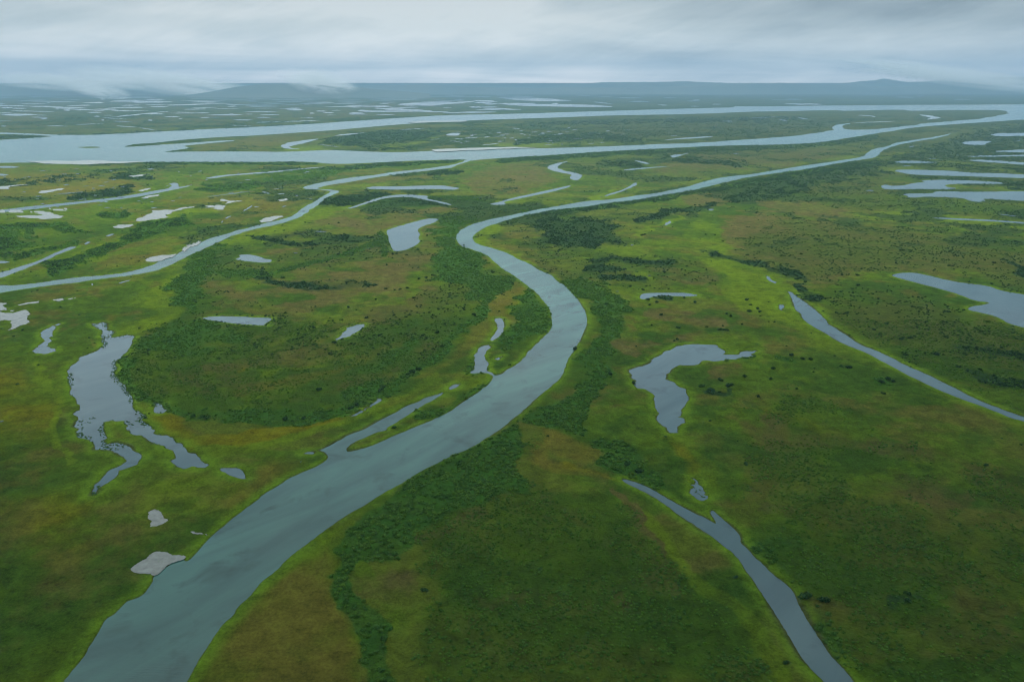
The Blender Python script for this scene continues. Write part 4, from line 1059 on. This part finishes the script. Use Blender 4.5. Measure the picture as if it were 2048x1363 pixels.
# ---------------------------------------------------------------- hills
def hill_mat():
    m, nt = new_mat('hill_tundra')
    geo = nd(nt, 'ShaderNodeNewGeometry')
    n = nd(nt, 'ShaderNodeTexNoise', {'Vector': geo.outputs['Position'], 'Scale': .0006, 'Detail': 7, 'Roughness': .6}).outputs[0]
    c = ramp(nt, n, [(.35, (.02, .045, .02)), (.65, (.06, .075, .04))])
    p = nd(nt, 'ShaderNodeBsdfPrincipled', {'Base Color': c, 'Roughness': .95})
    nd(nt, 'ShaderNodeOutputMaterial', {0: p.outputs[0]})
    return m
M_hill = hill_mat()
def ridge(label, Dm, depth, pts, seed, rough=.12):
    """a ridge Dm metres ahead: crest through the sketched points, real slopes to front and back"""
    xs = np.linspace(pts[0][0], pts[-1][0], 260)
    yc = np.interp(xs, [p[0] for p in pts], [p[1] for p in pts])
    zc = np.array([z_at(y_, Dm) for y_ in yc])
    zc = np.maximum(zc, -5)
    fwd = cp - ((HY - CY) / F) * sp_
    X0 = (xs - CX) / F / fwd
    rows = 41
    co_ = []
    for j in range(rows):
        t = (j - 20) / 20.0
        d_ = Dm + t * depth
        X_ = X0 * d_
        prof = math.cos(t * math.pi / 2) ** 1.4 if abs(t) < 1 else 0
        n_ = fbm(X_, np.full_like(X_, d_), depth * .35, seed, 5, .55) - .5
        z_ = zc * prof * (1 + n_ * rough * 4 * (abs(t) > .02)) * 1.0
        if abs(t) < .02: z_ = zc * (1 + (fbm(X_, X_ * 0, depth * .12, seed + 9, 4) - .5) * rough)
        z_ = np.minimum(z_, zc * (1 + rough * .5))
        co_.append(np.stack([X_, np.full_like(X_, d_), z_ - 4], 1))
    co_ = np.concatenate(co_)
    ii = np.arange(rows * 260).reshape(rows, 260)
    q_ = np.stack([ii[:-1, :-1], ii[:-1, 1:], ii[1:, 1:], ii[1:, :-1]], -1).ravel()
    o = mesh_np('hill', co_, q_, 4, M_hill)
    o.data.polygons.foreach_set('use_smooth', np.ones(len(o.data.polygons), bool))
    tag(o, label, kind='structure')
ridge('dark blue whaleback hill at left of centre', 15800, 1500, [(370, 190), (420, 183), (470, 174), (520, 168.5), (560, 167.5), (620, 169), (700, 174), (780, 180), (860, 187)], 1, .05)
ridge('low dark ridge under the cloud at the far left', 18500, 1800, [(-700, 160), (-300, 164), (0, 168), (60, 170), (150, 175), (260, 180), (360, 186)], 2, .06)
ridge('long low blue ridge behind the centre', 19800, 1500, [(600, 184), (700, 174), (760, 171), (840, 169), (880, 170), (950, 174), (1080, 176), (1200, 175), (1280, 176), (1400, 181)], 3, .10)
ridge('low blue hill at right of centre', 20000, 1300, [(1150, 184), (1280, 176), (1380, 171), (1480, 169), (1560, 165), (1620, 168), (1720, 172), (1800, 173), (1900, 171), (2048, 166), (2300, 163), (2700, 165)], 4, .06)
ridge('pale distant ridge under bright sky', 21200, 900, [(1120, 170), (1210, 164), (1280, 164), (1380, 163), (1460, 166), (1560, 168), (1700, 172)], 5, .06)
ridge('jagged far mountains at the right edge of the view', 21900, 900, [(1640, 170), (1690, 166), (1720, 163), (1740, 162), (1765, 158), (1785, 159), (1802, 164), (1850, 163), (1880, 161), (1930, 156), (1960, 158), (2000, 154), (2060, 155), (2200, 147), (2500, 148), (2900, 156)], 6, .10)

# ---------------------------------------------------------------- unseen cloud sheet, added to darken the near ground
def shade_deck():
    nx, ny = 90, 90
    xs = np.linspace(-4200, 4200, nx); ys = np.linspace(-4200, 1550, ny)
    X, Y = np.meshgrid(xs, ys)
    edge = np.minimum(np.minimum(X + 4200, 4200 - X), np.minimum(Y + 4200, 1550 - Y)) / 900 + (fbm(X, Y, 900, 77, 4) - .5) * 1.2
    thick = 420 * sstep(0, 1, edge) + 2
    b_ = 1500 + (fbm(X, Y, 500, 78, 5, .55) - .5) * 260
    top = b_ + thick
    n_ = nx * ny
    co_ = np.concatenate([np.stack([X, Y, b_], -1).reshape(-1, 3), np.stack([X, Y, top], -1).reshape(-1, 3)])
    ii = np.arange(n_).reshape(ny, nx)
    keep = (edge[:-1, :-1] > 0)
    qa = np.stack([ii[:-1, :-1], ii[1:, :-1], ii[1:, 1:], ii[:-1, 1:]], -1)[keep].reshape(-1)
    qb = (np.stack([ii[:-1, :-1], ii[:-1, 1:], ii[1:, 1:], ii[1:, :-1]], -1)[keep] + n_).reshape(-1)
    m, nt = new_mat('shade_cloud_body')
    df = nd(nt, 'ShaderNodeBsdfDiffuse', {0: (.8, .82, .84, 1)})
    tl = nd(nt, 'ShaderNodeBsdfTranslucent', {0: (.8, .82, .84, 1)})
    a_ = nd(nt, 'ShaderNodeMixShader', {0: .55, 1: df.outputs[0], 2: tl.outputs[0]})
    nd(nt, 'ShaderNodeOutputMaterial', {0: a_.outputs[0]})
    o = mesh_np('shade_clouds', co_, np.concatenate([qa, qb]), 4, m)
    o.data.polygons.foreach_set('use_smooth', np.ones(len(o.data.polygons), bool))
    tag(o, 'unseen grey cloud sheet added overhead to shade the near ground', kind='stuff')
shade_deck()

# ---------------------------------------------------------------- scraps of mist on the hills
m, nt = new_mat('mist_vapour')
tcm = nd(nt, 'ShaderNodeTexCoord')
ln = nd(nt, 'ShaderNodeVectorMath', {0: tcm.outputs['Object']}, operation='LENGTH').outputs['Value']
fo = nd(nt, 'ShaderNodeMapRange', {0: ln, 1: .15, 2: .9, 3: 1, 4: 0}).outputs[0]
oi = nd(nt, 'ShaderNodeObjectInfo')
sh = nd(nt, 'ShaderNodeVectorMath', {0: tcm.outputs['Object'], 1: oi.outputs['Location']}, operation='ADD').outputs[0]
nz = nd(nt, 'ShaderNodeTexNoise', {'Vector': sh, 'Scale': 2.2, 'Detail': 5, 'Roughness': .6, 'Distortion': .5}).outputs[0]
nz = nd(nt, 'ShaderNodeMapRange', {0: nz, 1: .38, 2: .68, 3: 0, 4: 1}).outputs[0]
dn_ = mth(nt, 'MULTIPLY', mth(nt, 'MULTIPLY', nz, fo), 7e-3)
pv = nd(nt, 'ShaderNodeVolumePrincipled', {'Color': (.98, .99, 1, 1), 'Density': dn_, 'Anisotropy': .1})
nd(nt, 'ShaderNodeOutputMaterial', {1: pv.outputs[0]})
import bmesh
def mist(label, x, ytop, ybot, w, D, seed, lean=0.0):
    bm = bmesh.new()
    bmesh.ops.create_icosphere(bm, subdivisions=4, radius=1.0)
    zt, zb = z_at(ytop, D), max(z_at(ybot, D), 20)
    fwd = cp - ((HY - CY) / F) * sp_
    X0 = (x - CX) / F / fwd * D
    hw = w / F / fwd * D / 2
    me = bpy.data.meshes.new('fog'); bm.to_mesh(me); bm.free()
    me.materials.append(m)
    o = bpy.data.objects.new('fog', me); C.objects.link(o)
    o.location = (X0, D, (zt + zb) / 2); o.scale = (hw * 1.5, 900, (zt - zb) * .75); o.rotation_euler = (0, lean * .6, 0)
    tag(o, label, kind='stuff')
mist('torn wisp of mist in front of the dark whaleback hill', 645, 146, 189, 120, 15200, 3, .35)
mist('mist bank at the left end of the dark whaleback hill', 330, 146, 184, 330, 16600, 4, .2)
mist('mist scrap over the far left ridge', 120, 150, 178, 260, 16800, 5, .1)
mist('faint mist veiling the far right mountains', 1900, 136, 166, 420, 18200, 11, .2)
mist('low rain veil near the far left ridge', 195, 168, 190, 90, 15600, 6, .5)

# ---------------------------------------------------------------- the hazy air
def box(name, x0, x1, y0, y1, z0, z1, mat):
    vv = [(x, y, z) for z in (z0, z1) for y in (y0, y1) for x in (x0, x1)]
    ff = [0, 2, 3, 1, 4, 5, 7, 6, 0, 1, 5, 4, 2, 6, 7, 3, 0, 4, 6, 2, 1, 3, 7, 5]
    return mesh_np(name, vv, ff, 4, mat)
m, nt = new_mat('damp_air')
pv = nd(nt, 'ShaderNodeVolumePrincipled', {'Color': (.235, .385, .575, 1), 'Density': 6.8e-5, 'Anisotropy': .0})
nd(nt, 'ShaderNodeOutputMaterial', {1: pv.outputs[0]})
hz = box('haze', -40000, 40000, -12000, 23200, -4.5, 760, m)
tag(hz, 'thin blue grey haze filling the air', kind='stuff')
